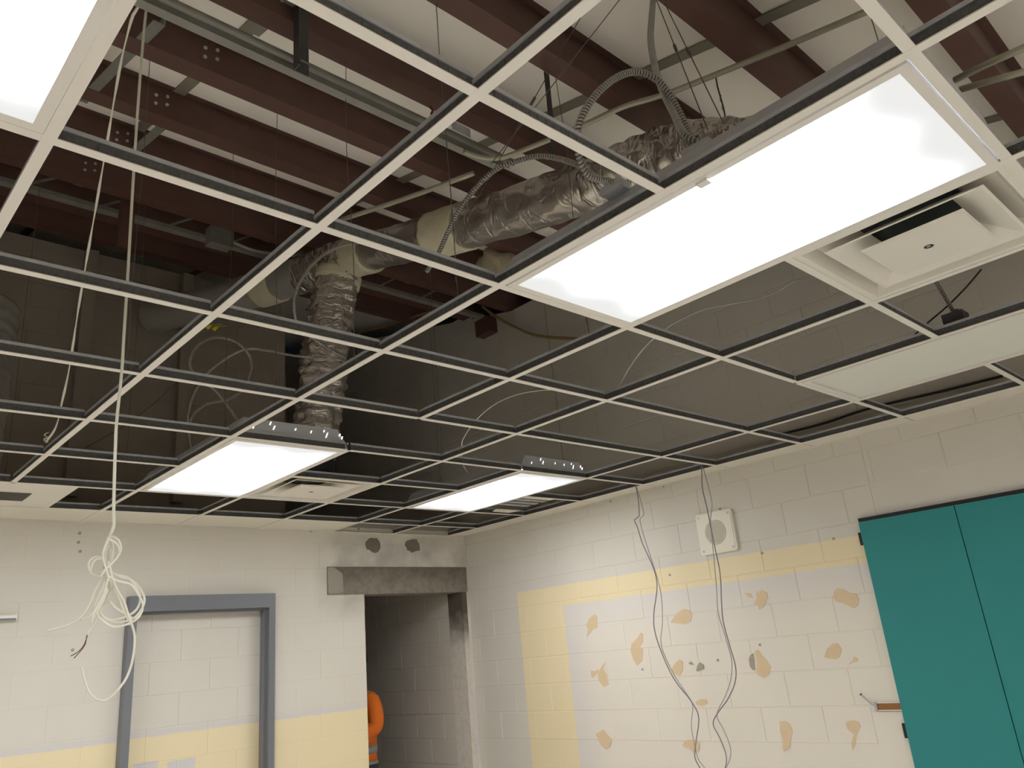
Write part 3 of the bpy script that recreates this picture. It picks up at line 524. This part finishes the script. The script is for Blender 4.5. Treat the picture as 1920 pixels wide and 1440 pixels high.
# ---------------------------------------------------------------- ceiling grid
XA = {-1: -0.6030, 0: 0.0066, 1: 0.6100, 2: 1.2167, 3: 1.8285, 4: 2.4355, 5: 3.0524, 6: 3.6582, 7: 4.2610}
YJ = {-2: -1.2180, -1: -0.6111, 0: -0.0054, 1: 0.6082, 2: 1.2228, 3: 1.8279, 4: 2.4406, 5: 3.0478, 6: 3.6608, 7: 4.2677}
FW = 0.0125
TEE = {}
def tee_parts(L, axis, inset):
    key = (round(L,3), axis, inset)
    if key in TEE: return TEE[key]
    def bxs(a0, a1, c0, c1, z0, z1, m):
        return m.box(a0, a1, c0, c1, z0, z1) if axis == 'x' else m.box(c0, c1, a0, a1, z0, z1)
    f = bxs(0, L, -FW, FW, -0.0015 if axis == 'y' else -0.001, 0.0015, MB()).mesh('face'); f.materials.append(MWHITE)
    w1 = MB(); bxs(inset, L-inset, -0.0012, 0.0012, 0.0015, 0.032, w1)
    nr = int(L/0.024)                                    # pressed ribs along the web
    for i in range(nr):
        a = inset+0.008+i*(L-2*inset-0.016)/max(1, nr-1); bxs(a-0.004, a+0.004, -0.0026, 0.0026, 0.008, 0.027, w1)
    w1 = w1.mesh('web'); w1.materials.append(MGALVD)
    b = bxs(inset, L-inset, -0.0042, 0.0042, 0.031, 0.041, MB()).mesh('bulb'); b.materials.append(MGALV)
    TEE[key] = (f, w1, b); return TEE[key]
def tee(name, x, y, L, axis, lab, group, inset):
    t = thing(name, lab, 'ceiling tee', (x, y, 0), group)
    for nm, me in zip(('face', 'web', 'bulb'), tee_parts(L, axis, inset)):
        o = bpy.data.objects.new(nm, me); COL.objects.link(o); o.parent = t
    return t
def runner(i, y0, y1, extra=''):
    lab = 'long white ceiling runner, %s from the left%s' % (ORD[i+1], extra)
    if i == -1: lab = 'white ceiling runner on the left side of the top left light'
    return tee('main_runner', XA[i], y0, y1-y0, 'y', lab, 'long ceiling runners', 0.001)
for i in (-1, 0, 2, 4, 6, 7): runner(i, -3.6, YB-0.001)
runner(1, -3.6, YJ[6]-FW)
runner(3, -3.6, YJ[3], ', nearer part ending at a cross tee'); runner(3, YJ[4], YB-0.001, ', farther part beside the second light')
runner(5, -3.6, YJ[1], ', nearer part beside the unlit panel'); runner(5, YJ[4], YB-0.001, ', farther part beside the third light')
CELLS = {7: range(-1, 7), 6: range(-1, 7), 5: (0, 1, 3, 4, 6), 4: (-1, 0, 1, 2, 3, 4, 5, 6), 3: range(-1, 7), 2: range(-1, 7), 1: range(-1, 7), 0: (0, 1, 3, 4, 6), -1: range(-1, 7), -2: range(0, 7)}
def has(i, j):                                            # is runner i present at row j
    if i == 3 and YJ[3]+.01 < YJ[j] < YJ[4]-.01: return False
    if i == 5 and j in (2, 3): return False
    return True
for j, cells in CELLS.items():
    cells = list(cells); skip = set()
    for i in cells:
        if i in skip: continue
        i1 = i+1
        while not has(i1, j): skip.add(i1); i1 += 1
        x0, x1 = XA[i]+FW*0.9, XA[i1]-FW*0.9
        tee('cross_tee', x0, YJ[j], x1-x0, 'x', 'white cross tee in %s row from back wall, between %s and %s runners' % (ORD[8-j], ORD[i+1] if i >= 0 else 'outermost left', ORD[i1+1]), 'short ceiling cross tees', 0.004)
# border tiles
for i in range(0, 8):
    y1 = YB-0.002 if i == 0 else YJ[8-i]-0.001; y0 = YJ[7-i]+0.001
    if i > 8: break
    tag(MB().box(XA[7]+0.0045, XR-0.003, y0+.0025, y1-.0025, 0.002, 0.016).build('ceiling_tile', MTILE), 'narrow white ceiling tile along right wall, %s from the back corner' % ORD[i+1], 'ceiling tile', 'narrow tiles along the right wall')
xs = [(-0.6, 0.0), (0.0066, 0.61), (XA[1], XA[2]), (XA[2], XA[3]), (XA[3], XA[4]), (XA[4], XA[5])]
for i, (a, b) in enumerate(xs[::-1]):
    tag(MB().box(a+.003, b-.003, YJ[7]+.0045, YB-.003, 0.002, 0.016).build('ceiling_tile', MTILE), 'white ceiling tile along back wall, %s left of the doorway' % ORD[i+1], 'ceiling tile', 'white tiles along the back wall')
# ---------------------------------------------------------------- troffers
def troffer(i, j, lab, lit=True, slits=False, name='light_fixture'):
    x0, x1, y0, y1 = XA[i]+.004, XA[i]+.5990, YJ[j]+.0065, YJ[j]+1.2085
    if i+1 in XA: x1 = XA[i+1]-.004
    cx, cy = (x0+x1)/2, (y0+y1)/2
    t = thing(name, lab, 'light', (cx, cy, 0), 'ceiling light fixtures')
    fr = MB(); a = 0.033; z0, z1 = -0.006, 0.010; x0 += .0105; x1 -= .0105; y0 += .0105; y1 -= .0105; a -= .0105
    fr.box(x0, x1, y0, y0+a, z0, z1); fr.box(x0, x1, y1-a, y1, z0, z1); fr.box(x0, x0+a, y0+a, y1-a, z0, z1); fr.box(x1-a, x1, y0+a, y1-a, z0, z1)
    fr.build('door_frame', MFRAME, t)
    a += .0105; x0 -= .0105; x1 += .0105; y0 -= .0105; y1 += .0105
    hz = 0.105 if lit else 0.05; e = 0.05
    ho = MB(); ho.hexa([(x0,y0,.0102),(x1,y0,.0102),(x1,y1,.0102),(x0,y1,.0102),(x0,y0,.03),(x1,y0,.03),(x1,y1,.03),(x0,y1,.03)])
    ho.f = ho.f[:0]+[f for q, f in enumerate(ho.f) if q not in (0, 1)]
    b0 = len(ho.v); ho.v += [(x0,y0,.03),(x1,y0,.03),(x1,y1,.03),(x0,y1,.03),(x0+e,y0+.004,hz),(x1-e,y0+.004,hz),(x1-e,y1-.004,hz),(x0+e,y1-.004,hz)]
    ho.f += [tuple(b0+q for q in f) for f in ((4,5,6,7),(0,1,5,4),(1,2,6,5),(2,3,7,6),(3,0,4,7))]
    ho.build('housing', MHOUS, t)
    lz = MB(); lz.box(x0+a-.002-cx, x1-a+.002-cx, y0+a-.002-cy, y1-a+.002-cy, -0.002, 0.0); lz.v = [(p[0], p[1], p[2]) for p in lz.v]
    me = lz.mesh('lens'); me.materials.append(LENS if lit else LENSOFF)
    o = bpy.data.objects.new('lens', me); COL.objects.link(o); o.parent = t; o.location = (0, 0, -0.0035 if lit else 0.006)
    if slits:
        s = MB()
        for fx, fz, l in ((.16,.35,.012),(.30,.75,.016),(.33,.45,.02),(.52,.6,.010),(.66,.55,.012),(.78,.75,.010),(.80,.35,.026),(.93,.6,.012),(.95,.4,.014)):
            px = x0+fx*(x1-x0); pz = .03+fz*.07
            s.hexa([(px,y0-.001,pz),(px+.004,y0-.001,pz),(px+.004,y0+.003,pz),(px,y0+.003,pz),(px+l*.4,y0-.001,pz+l),(px+l*.4+.004,y0-.001,pz+l),(px+l*.4+.004,y0+.003,pz+l),(px+l*.4,y0+.003,pz+l)])
        so = s.build('light_slots', SLIT, t); so['label'] = 'bright slots in the fixture end plate'
        MB().box(x0+e, x1-e, y0+.0005, y0+.004, .03, hz).build('end_plate', MHOUS, t)
    return t
BIG = troffer(2, -1, 'big glowing light panel nearest camera, upper right centre')
MB().box(1.240, 1.264, -.115, -.083, -.0125, -.0065).build('latch', MFRAME, BIG)
troffer(-1, -1, 'glowing light panel at the top left corner of the photo')
troffer(2, 4, 'glowing light panel at lower left, beside the square diffuser', slits=True)
troffer(5, 4, 'smaller glowing light panel near the doorway, close to right wall', slits=True)
troffer(5, -1, 'unlit white light panel along the right wall', lit=False)
EXTRA = [(-1, 4, 'glowing light panel outside the frame on far left')]
for i, j, lab in EXTRA: troffer(i, j, lab)
XA2 = {-4: -2.43}
for (x, y, lab) in ((-2.43, -0.61, 'glowing light panel outside frame, left of camera'), (-2.43, 2.44, 'glowing light panel outside frame, far left rear'),
                    (-0.603, -3.1, 'glowing light panel outside frame behind camera, left'), (1.2167, -3.1, 'glowing light panel outside frame behind camera, right'), (3.0524, -3.1, 'glowing light panel outside frame behind camera, far right')):
    XA[50] = x; YJ[50] = y; troffer(50, 50, lab); del XA[50]; del YJ[50]
# ---------------------------------------------------------------- diffusers and grilles
def diffuser(i, j, lab):
    x0, x1, y0, y1 = XA[i]+.004, XA[i+1]-.004, YJ[j]+.004, YJ[j+1]-.004; cx, cy = (x0+x1)/2, (y0+y1)/2
    t = thing('air_diffuser', lab, 'diffuser', (cx, cy, 0), 'square supply diffusers')
    def ring(m, a, za, b, zb, th=0.002):                   # square funnel from half-size a at za to b at zb
        v0 = len(m.v)
        for h_, z in ((a, za), (b, zb)): m.v += [(cx-h_,cy-h_,z),(cx+h_,cy-h_,z),(cx+h_,cy+h_,z),(cx-h_,cy+h_,z)]
        m.f += [(v0+q, v0+(q+1) % 4, v0+4+(q+1) % 4, v0+4+q) for q in range(4)]; return m
    hs = (x1-x0)/2
    fl = MB(); ring(fl, hs, 0.003, hs, 0.0016); ring(fl, hs, 0.0016, hs-.03, 0.0016); ring(fl, hs-.03, 0.0016, hs-.05, 0.04); ring(fl, hs-.05, 0.04, 0.14, 0.085)
    fl.build('outer_frame', MDIFF, t)
    c1 = MB(); ring(c1, 0.222, 0.004, 0.212, 0.004); ring(c1, 0.222, 0.004, 0.12, 0.06); ring(c1, 0.212, 0.004, 0.118, 0.056); c1.build('inner_cone', MDIFF, t)
    pl = MB(); pl.hexa([(cx-.14,cy-.14,-.008),(cx+.14,cy-.14,-.008),(cx+.14,cy+.14,-.008),(cx-.14,cy+.14,-.008),(cx-.145,cy-.145,-.001),(cx+.145,cy-.145,-.001),(cx+.145,cy+.145,-.001),(cx-.145,cy+.145,-.001)])
    pl = pl.build('centre_plaque', MDIFF, t)
    MB().disc((cx, cy, -.0085), 0.014, (0, 0, 1), 0.002, 16).build('adjuster_hole', MDARK, pl)
    MB().disc((cx-.004, cy, -.0095), 0.006, (0, 0, 1), 0.003, 8).build('screw', MGALV, pl)
    MB().tube([(cx,cy,.07),(cx,cy,.2)], 0.145, 24, False).build('neck', MDARK, t, True)
    MB().box(cx-.14, cx+.14, cy-.14, cy+.14, .075, .077).build('damper', MDARK, t)
    return t
diffuser(3, -1, 'square white air diffuser beside the big light, right edge'); diffuser(3, 5, 'square white air diffuser beside the lower left light')
g = thing('return_grille', 'white ceiling panel with grey return grille at left edge', 'grille', (0.61, 3.97, 0))
x0, x1, y0, y1 = 0.325, 0.92, YJ[6]+.0135, YJ[7]-.005
pn = MB(); gx0, gx1, gy0, gy1 = 0.36, 0.752, 3.885, 4.112
pn.box(x0, x1, y0, gy0, -.001, .012); pn.box(x0, x1, gy1, y1, -.001, .012); pn.box(x0, gx0, gy0, gy1, -.001, .012); pn.box(gx1, x1, gy0, gy1, -.001, .012); pn.build('panel', MDIFF, g)
sl = MB()
for q in range(22):
    yy = gy0+(gy1-gy0)*(q+.5)/22; sl.hexa([(gx0,yy-.004,.0),(gx1,yy-.004,.0),(gx1,yy-.0025,.0),(gx0,yy-.0025,.0),(gx0,yy+.002,.010),(gx1,yy+.002,.010),(gx1,yy+.0035,.010),(gx0,yy+.0035,.010)])
so = sl.build('louver_blades', MJACK, g); so['kind'] = 'stuff'
MB().box(gx0, gx1, gy0, gy1, .012, .014).build('backing', MDARK, g)
rg = thing('return_register', 'white slotted air register right of the third light', 'register', (3.92, 3.4, 0))
MB().poly([(3.70,3.09),(4.12,3.10),(4.10,3.22),(3.80,3.22)], 'z', .03, .036).build('plate', MDIFF, rg)
MB().poly([(3.84,3.55),(4.10,3.55),(4.06,3.645),(3.88,3.64)], 'z', .01, .016).build('plate', MDIFF, rg)
for q in range(3): MB().box(3.74, 4.10, 3.25+.09*q, 3.29+.09*q, .028, .036).build('slat', MGALV, rg)
# ---------------------------------------------------------------- cables above and below the grid
def armored(key, lab, r=0.009, core=None):
    P = spline(D[key], 0.012); t = thing('armored_cable', lab, 'cable', tuple(P[-1]), 'armored electric cables')
    MB().tube(P, r*0.78, 8).build('core', core or MCORE, t, True)
    Q = []; u = (P[1]-P[0]).orthogonal().normalized(); s_ = 0.0; pitch = 0.0105; d_ = 0.0011
    for i in range(len(P)-1):
        seg = P[i+1]-P[i]; L = seg.length; tg = seg.normalized(); u = (u-tg*u.dot(tg)).normalized(); v = tg.cross(u); n_ = max(1, round(L/d_))
        for j in range(n_):
            th = 2*math.pi*(s_+L*j/n_)/pitch; Q.append(P[i]+seg*(j/n_)+(u*math.cos(th)+v*math.sin(th))*r*0.80)
        s_ += L
    MB().tube(Q, r*0.27, 4).build('coil', MBX, t, True); return t
armored('bxA', 'armored cable rising straight up from the big light', 0.0105); armored('bxB', 'armored cable arching left from the big light then down', 0.010)
armored('bxC', 'armored cable arching left over the duct tape collar'); armored('bxD', 'armored cable curving round the front of the duct drop', 0.010, MBX)
armored('bxE', 'armored cable sweeping left from duct drop to second light', 0.009, MBX); armored('bxF', 'looped armored cable left of the duct drop', 0.009, MBX)
armored('bxG', 'short armored cable entering the box over the unlit panel', 0.010)
tag(MB().box(1.275, 1.335, -.12, -.04, .1056, .125).box(1.285,1.325,-.105,-.05,.125,.132).build('connector_box', MGALV), 'steel connector where two armored cables meet the big light', 'electrical box')
tag(MB().box(1.222, 1.262, .12, .19, .094, .118).box(1.228,1.256,.13,.18,.118,.126).build('connector_box', MGALV), 'steel connector under the arching cables beside the duct', 'electrical box')
tag(MB().box(3.10, 3.18, -.11, -.03, .051, .10).box(3.125,3.15,-.09,-.07,.10,.115).build('connector_box', MPOST), 'dark connector box on top of the unlit panel', 'electrical box')
for dx in (0.0, 0.04):
    X_ = 1.472+dx; wn = thing('wire_nut', '%s of two small yellow wire nuts left of the duct drop' % ('left one' if dx == 0 else 'right one'), 'wire nut', (X_, 3.4, .955), 'yellow wire nuts')
    MB().tube([(X_,3.4,.955),(X_+.015,3.4,.97),(X_+.03,3.4,.98)], lambda i, th: (.012,.010,.005)[i], 8).build('cap', MYEL, wn, True)
    MB().tube([(X_+.027,3.4,.978),(X_+.09,3.4,1.0)], .002, 5).build('lead', MYEL, wn)
def cable(key, r, m, lab, name='loose_cable'): return tag(MB().tube(spline(D[key] if isinstance(key, str) else key, .02), r, 6).build(name, m, None, True), lab, 'cable', 'loose thin cables')
cable('wA', 0.004, MGREY, 'grey cable snaking over the grid below the big light'); cable('wB', 0.003, MROPE, 'thin pale cable curving down to the third light')
cable('wC', 0.004, MBLACK, 'black cable over the cell below the right diffuser'); cable('wD', 0.008, MBLACK, 'black cable lying along the right wall above the grid')
cable('wE', 0.0025, MDKW, 'thin dark wire slanting over the left cells')
cable(D['orange'][0], 0.014, MYELC, 'yellow tubing sagging in the dark behind the duct drop'); cable(D['orange'][1], 0.014, MYELC, 'yellow tubing sagging along the right wall top')
t = thing('white_cord', 'white cord strung slanting down to the second runner', 'cord', D['rope'][-1])
P = spline(D['rope'], .02); MB().tube(P, lambda i, th: 0.0042*(1+.35*math.sin(i*.55)), 7).build('cord', MROPE, t, True)
MB().tube([Vector(D['rope'][-1])+Vector((.008*math.cos(a*.8), .008*math.sin(a*.8), .003*a)) for a in range(16)], 0.003, 5).build('knot', MROPE, t, True)
t = thing('hanging_cable_bundle', 'white cable hanging through grid with a tangled looped bundle below', 'cable', D['plumb'][-1])
MB().tube(spline(D['plumb'], .02), 0.0046, 7).build('drop_cable', MROPE, t, True)
for l in D['loops']: MB().tube(spline(l, .012), 0.0034, 6).build('loop_strand', MROPE, t, True)
for l, m in zip(D['reds'], (MDKW, MRED)): MB().tube(spline(l, .012), 0.0013, 5).build('stripped_wire', m, t, True)['label'] = 'bare %s wire end' % ('dark' if m == MDKW else 'red')
for key, lab in (('g1', 'pair of grey wires hanging left of the wall speaker'), ('g2', 'pair of grey wires hanging in front of the wall speaker')):
    t = thing('hanging_wires', lab, 'wires', D[key][0][0], 'grey wire pairs hanging from the ceiling edge')
    MB().tube(spline(D[key][0], .02), 0.0036, 6).build('strand', MGREYD, t, True); MB().tube(spline(D[key][1], .02), 0.0032, 6).build('strand', MGREY, t, True)
# ---------------------------------------------------------------- things on the walls
sp = thing('wall_speaker', 'square cream wall speaker with round mesh grille', 'speaker', (XR, 2.03, -0.55))
def rrect(y0, y1, z0, z1, r, n=5):
    o = []
    for cy, cz, a0 in ((y1-r, z1-r, 0), (y0+r, z1-r, 90), (y0+r, z0+r, 180), (y1-r, z0+r, 270)):
        for q in range(n+1): a = math.radians(a0+90*q/n); o.append((cy+r*math.cos(a), cz+r*math.sin(a)))
    return o
SY0, SY1, SZ0, SZ1 = 1.885, 2.170, -0.540, -0.262
MB().poly(rrect(SY0, SY1, SZ0, SZ1, .018), 'x', XR-.022, XR-.001).build('plate', MSPK, sp)
MB().poly(rrect(SY0+.01, SY1-.01, SZ0+.01, SZ1-.01, .012), 'x', XR-.026, XR-.022).build('raised_rim', MSPK, sp)
gr = MB(); cy, cz = (SY0+SY1)/2, (SZ0+SZ1)/2
gr = gr.disc((XR-.026, cy, cz), 0.083, (-1, 0, 0), 0.004, 40, 0.079).build('grille', MGRIL, sp)
ho = MB()
for a in range(-9, 10):
    for b in range(-9, 10):
        yy, zz = cy+a*.0083+(b % 2)*.004, cz+b*.0083
        if (yy-cy)**2+(zz-cz)**2 < .074**2: ho.box(XR-.0308, XR-.0299, yy-.0018, yy+.0018, zz-.0018, zz+.0018)
ho = ho.build('perforations', mat('grille_holes', srgb(120,112,98), 0.8), gr); ho['kind'] = 'stuff'
for yy in (SY0+.026, SY1-.026):
    for zz in (SZ0+.026, SZ1-.026): MB().disc((XR-.026, yy, zz), 0.008, (-1, 0, 0), 0.002, 10).build('screw', MGALV, sp)
cb = thing('teal_cupboard', 'tall teal double door cupboard on the right wall', 'cupboard', (XR, 0.5, FZ))
CX = XR-.03; CT = -0.505
MB().box(CX+.018, XR-.002, -0.03, 1.056, FZ+.02, CT+.004).build('carcass', mat('pale_carcass', srgb(214,206,190), .6), cb)
d1 = MB().box(CX-.004, CX+.018, 0.5225, 1.054, FZ+.03, CT).build('door', MTEAL, cb); d2 = MB().box(CX-.004, CX+.018, -0.02, 0.5175, FZ+.03, CT).build('door', MTEAL, cb)
MB().box(CX+.010, CX+.02, 0.5173, 0.5227, FZ+.03, CT).build('door_gap', MGROOVE, cb)
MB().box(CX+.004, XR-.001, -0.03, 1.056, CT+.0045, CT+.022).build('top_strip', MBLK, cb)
for z in (-0.60, -1.640, -2.45):
    hg = MB().box(CX-.002, CX+.02, 1.0545, 1.072, z-.037, z+.037).build('hinge', MBLK, d1)
rl = thing('tack_rail', 'short white rail with brown cork strip beside the teal cupboard', 'rail', (XR, 1.12, -1.54))
MB().box(XR-.020, XR-.0045, 1.057, 1.196, -1.500, -1.494).box(XR-.020, XR-.0045, 1.057, 1.196, -1.540, -1.534).box(XR-.008, XR-.0045, 1.057, 1.196, -1.534, -1.500).build('rail_body', MFRAME, rl)
MB().box(XR-.018, XR-.0082, 1.057, 1.190, -1.5335, -1.5005).build('cork_insert', MCORK, rl)
hk = MB().tube(spline([(XR-.03,1.262,-1.452),(XR-.03,1.235,-1.482),(XR-.026,1.212,-1.505),(XR-.022,1.195,-1.515)], .006), .0045, 8).build('hook', MGALV, rl, True)
MB().box(XR-.026, XR-.0045, 1.190, 1.204, -1.541, -1.494).build('end_cap', MGALV, rl); MB().disc((XR-.03,1.262,-1.452), .007, (0,1,1), .006, 8).build('hook_tip', MPOST, rl)
df = structure(MB().box(1.528, 1.578, 4.61, YB+.072, FZ, -0.58).build('door_1', MDOORG, loc=(2.03, 4.61, FZ))); df['label'] = 'grey steel door frame filled in with painted blocks'
MB().box(2.498, 2.545, 4.61, YB+.072, FZ, -0.58).build('frame_jamb', MDOORG, df); MB().box(1.528, 2.545, 4.61, YB+.072, -0.58, -0.480).build('frame_head', MDOORG, df)
MB().box(2.482, 2.498, 4.655, 4.70, FZ, -0.596).build('door_stop', MDOORG, df); MB().box(1.578, 1.594, 4.655, 4.70, FZ, -0.596).build('door_stop', MDOORG, df); MB().box(1.578, 2.498, 4.655, 4.70, -0.596, -0.58).build('door_stop', MDOORG, df)
rw = thing('wall_raceway', 'short grey metal raceway strip on back wall at left edge', 'raceway', (0.5, YB, -0.6))
MB().box(0.0, 0.905, YB-.03, YB-.002, -0.604, -0.572).build('channel', MALU, rw); MB().box(0.0, 0.90, YB-.034, YB-.03, -0.602, -0.59).build('lid', MDOORG, rw)
# ---------------------------------------------------------------- the person behind the doorway
def skin(name, pts, edges, rad, m, parent, sub=2):
    me = bpy.data.meshes.new(name); off = Vector(parent['_w']); me.from_pydata([tuple(Vector(p)-off) for p in pts], edges, [])
    o = bpy.data.objects.new(name, me); COL.objects.link(o); o.parent = parent; o['_w'] = tuple(off)
    md = o.modifiers.new('s', 'SKIN'); md.use_smooth_shade = True
    for i, v in enumerate(me.skin_vertices[0].data): r = rad[i]; v.radius = r if isinstance(r, tuple) else (r, r)
    me.skin_vertices[0].data[0].use_root = True
    o.modifiers.new('u', 'SUBSURF').levels = sub; o.modifiers['u'].render_levels = sub; me.materials.append(m); return o
PX, PY = 3.565, 5.14
pe = thing('person', 'person in orange shirt with grey reflective band, half hidden behind doorway', 'person', (PX, PY, FZ))
def q(x, y, z): return (PX+x, PY+y, FZ+z)
pts = [q(0,0,.98), q(0,-.01,1.15), q(0,0,1.36), q(0,.01,1.50), q(0,.02,1.58), q(0,.03,1.68), q(0,.03,1.78),
       q(.17,0,1.46), q(.215,-.02,1.18), q(.19,.22,1.06), q(-.17,0,1.46), q(-.215,-.02,1.18), q(-.19,.22,1.06),
       q(.10,0,.90), q(.11,.01,.50), q(.11,-.02,.09), q(.12,.12,.035), q(-.10,0,.90), q(-.11,.01,.50), q(-.11,-.02,.09), q(-.12,.12,.035)]
ed = [(0,1),(1,2),(2,3),(3,4),(4,5),(5,6),(2,7),(7,8),(8,9),(2,10),(10,11),(11,12),(0,13),(13,14),(14,15),(15,16),(0,17),(17,18),(18,19),(19,20)]
rad = [(.10,.08),(.10,.08),(.12,.085),(.07,.07),(.055,.055),(.075,.09),(.065,.08),.055,.042,.032,.055,.042,.032,.07,.052,.042,.035,.07,.052,.042,.035]
body = skin('body', pts, ed, rad, MSKIN, pe)
for s in (1, -1):                                                        # hands: five separate fingers each
    hp = [q(s*.19,.22,1.06), q(s*.188,.285,1.045)]; he = [(0,1)]; hr = [.026,.03]
    for fi, (dz, ln) in enumerate(((.028,.07),(.010,.082),(-.010,.076),(-.027,.06))):
        a = len(hp); hp += [q(s*.186,.315,1.04+dz), q(s*.180,.315+ln*.5,1.036+dz), q(s*.168,.315+ln*.9,1.022+dz)]; he += [(1,a),(a,a+1),(a+1,a+2)]; hr += [.009,.0085,.007]
    a = len(hp); hp += [q(s*.165,.275,1.075), q(s*.150,.315,1.085)]; he += [(1,a),(a,a+1)]; hr += [.011,.008]
    skin('hand', hp, he, hr, MSKIN, pe, 1)
def loft(m, rings, n=28):                                                # closed stack of oval rings (cx, cy, z, a, b)
    v0 = len(m.v)
    for cx, cy, z, a, b in rings:
        for i in range(n): th = 6.28319*i/n; m.v.append(q(cx+a*math.cos(th), cy+b*math.sin(th), z))
    for k in range(len(rings)-1):
        for i in range(n): m.f.append((v0+k*n+i, v0+k*n+(i+1) % n, v0+(k+1)*n+(i+1) % n, v0+(k+1)*n+i))
    m.f.append(tuple(v0+i for i in range(n-1, -1, -1))); m.f.append(tuple(v0+(len(rings)-1)*n+i for i in range(n))); return m
sh = loft(MB(), [(0,0,.94,.168,.132),(0,0,1.02,.165,.130),(0,-.005,1.15,.166,.128),(0,-.005,1.28,.180,.128),(0,0,1.38,.192,.120),(0,0,1.45,.165,.098),(0,.008,1.49,.085,.075),(0,.012,1.515,.066,.066)])
for s_ in (1, -1):
    P = spline([q(s_*.150,0,1.425), q(s_*.195,-.01,1.385), q(s_*.222,-.02,1.29), q(s_*.226,-.005,1.215), q(s_*.216,.07,1.175), q(s_*.20,.19,1.115)], .02)
    sh.tube(P, lambda i, th, n_=len(P): .074-.024*i/n_, 14)
shirt = sh.build('shirt', MHIVIS, pe, True)
tr = loft(MB(), [(0,0,.80,.160,.118),(0,0,.90,.166,.128),(0,0,.985,.158,.124)])
for s_ in (1, -1): tr.tube([q(s_*.085,0,.86), q(s_*.095,0,.66), q(s_*.105,.01,.50), q(s_*.11,-.01,.28), q(s_*.11,-.02,.08)], lambda i, th: (.096,.088,.074,.068,.064)[i], 14)
tr.build('trousers', MTROU, pe, True)
loft(MB(), [(0,-.002,1.015,.170,.134),(0,-.004,1.075,.170,.134)]).build('reflective_band', MBAND, shirt, True)
loft(MB(), [(0,0,.935,.173,.137),(0,0,.958,.172,.136)]).build('reflective_band', MBAND, shirt, True)
hb = MB(); hb.tube([q(0,.0,1.70), q(0,.01,1.76), q(0,.015,1.81), q(0,.02,1.835)], lambda i, th: (.092,.098,.078,.03)[i], 16); hb.build('hair', MHAIR, pe, True)
fc = MB(); fc.tube([q(0,.115,1.685), q(0,.135,1.665)], lambda i, th: (.008,.013)[i], 8); fc.build('nose', MSKIN, pe, True)
for s in (1, -1):
    MB().disc(q(s*.03,.112,1.695), .010, (0,1,0), .004, 10).build('eye', MBLK, pe); MB().disc(q(s*.078,.03,1.68), .02, (s,0,0), .012, 10).build('ear', MSKIN, pe)
MB().box(PX-.022, PX+.022, PY+.112, PY+.118, FZ+1.625, FZ+1.632).build('mouth', MRED, pe)
pe.rotation_euler = (0, 0, math.pi/2)
for o in bpy.data.objects:
    if '_w' in o: del o['_w']
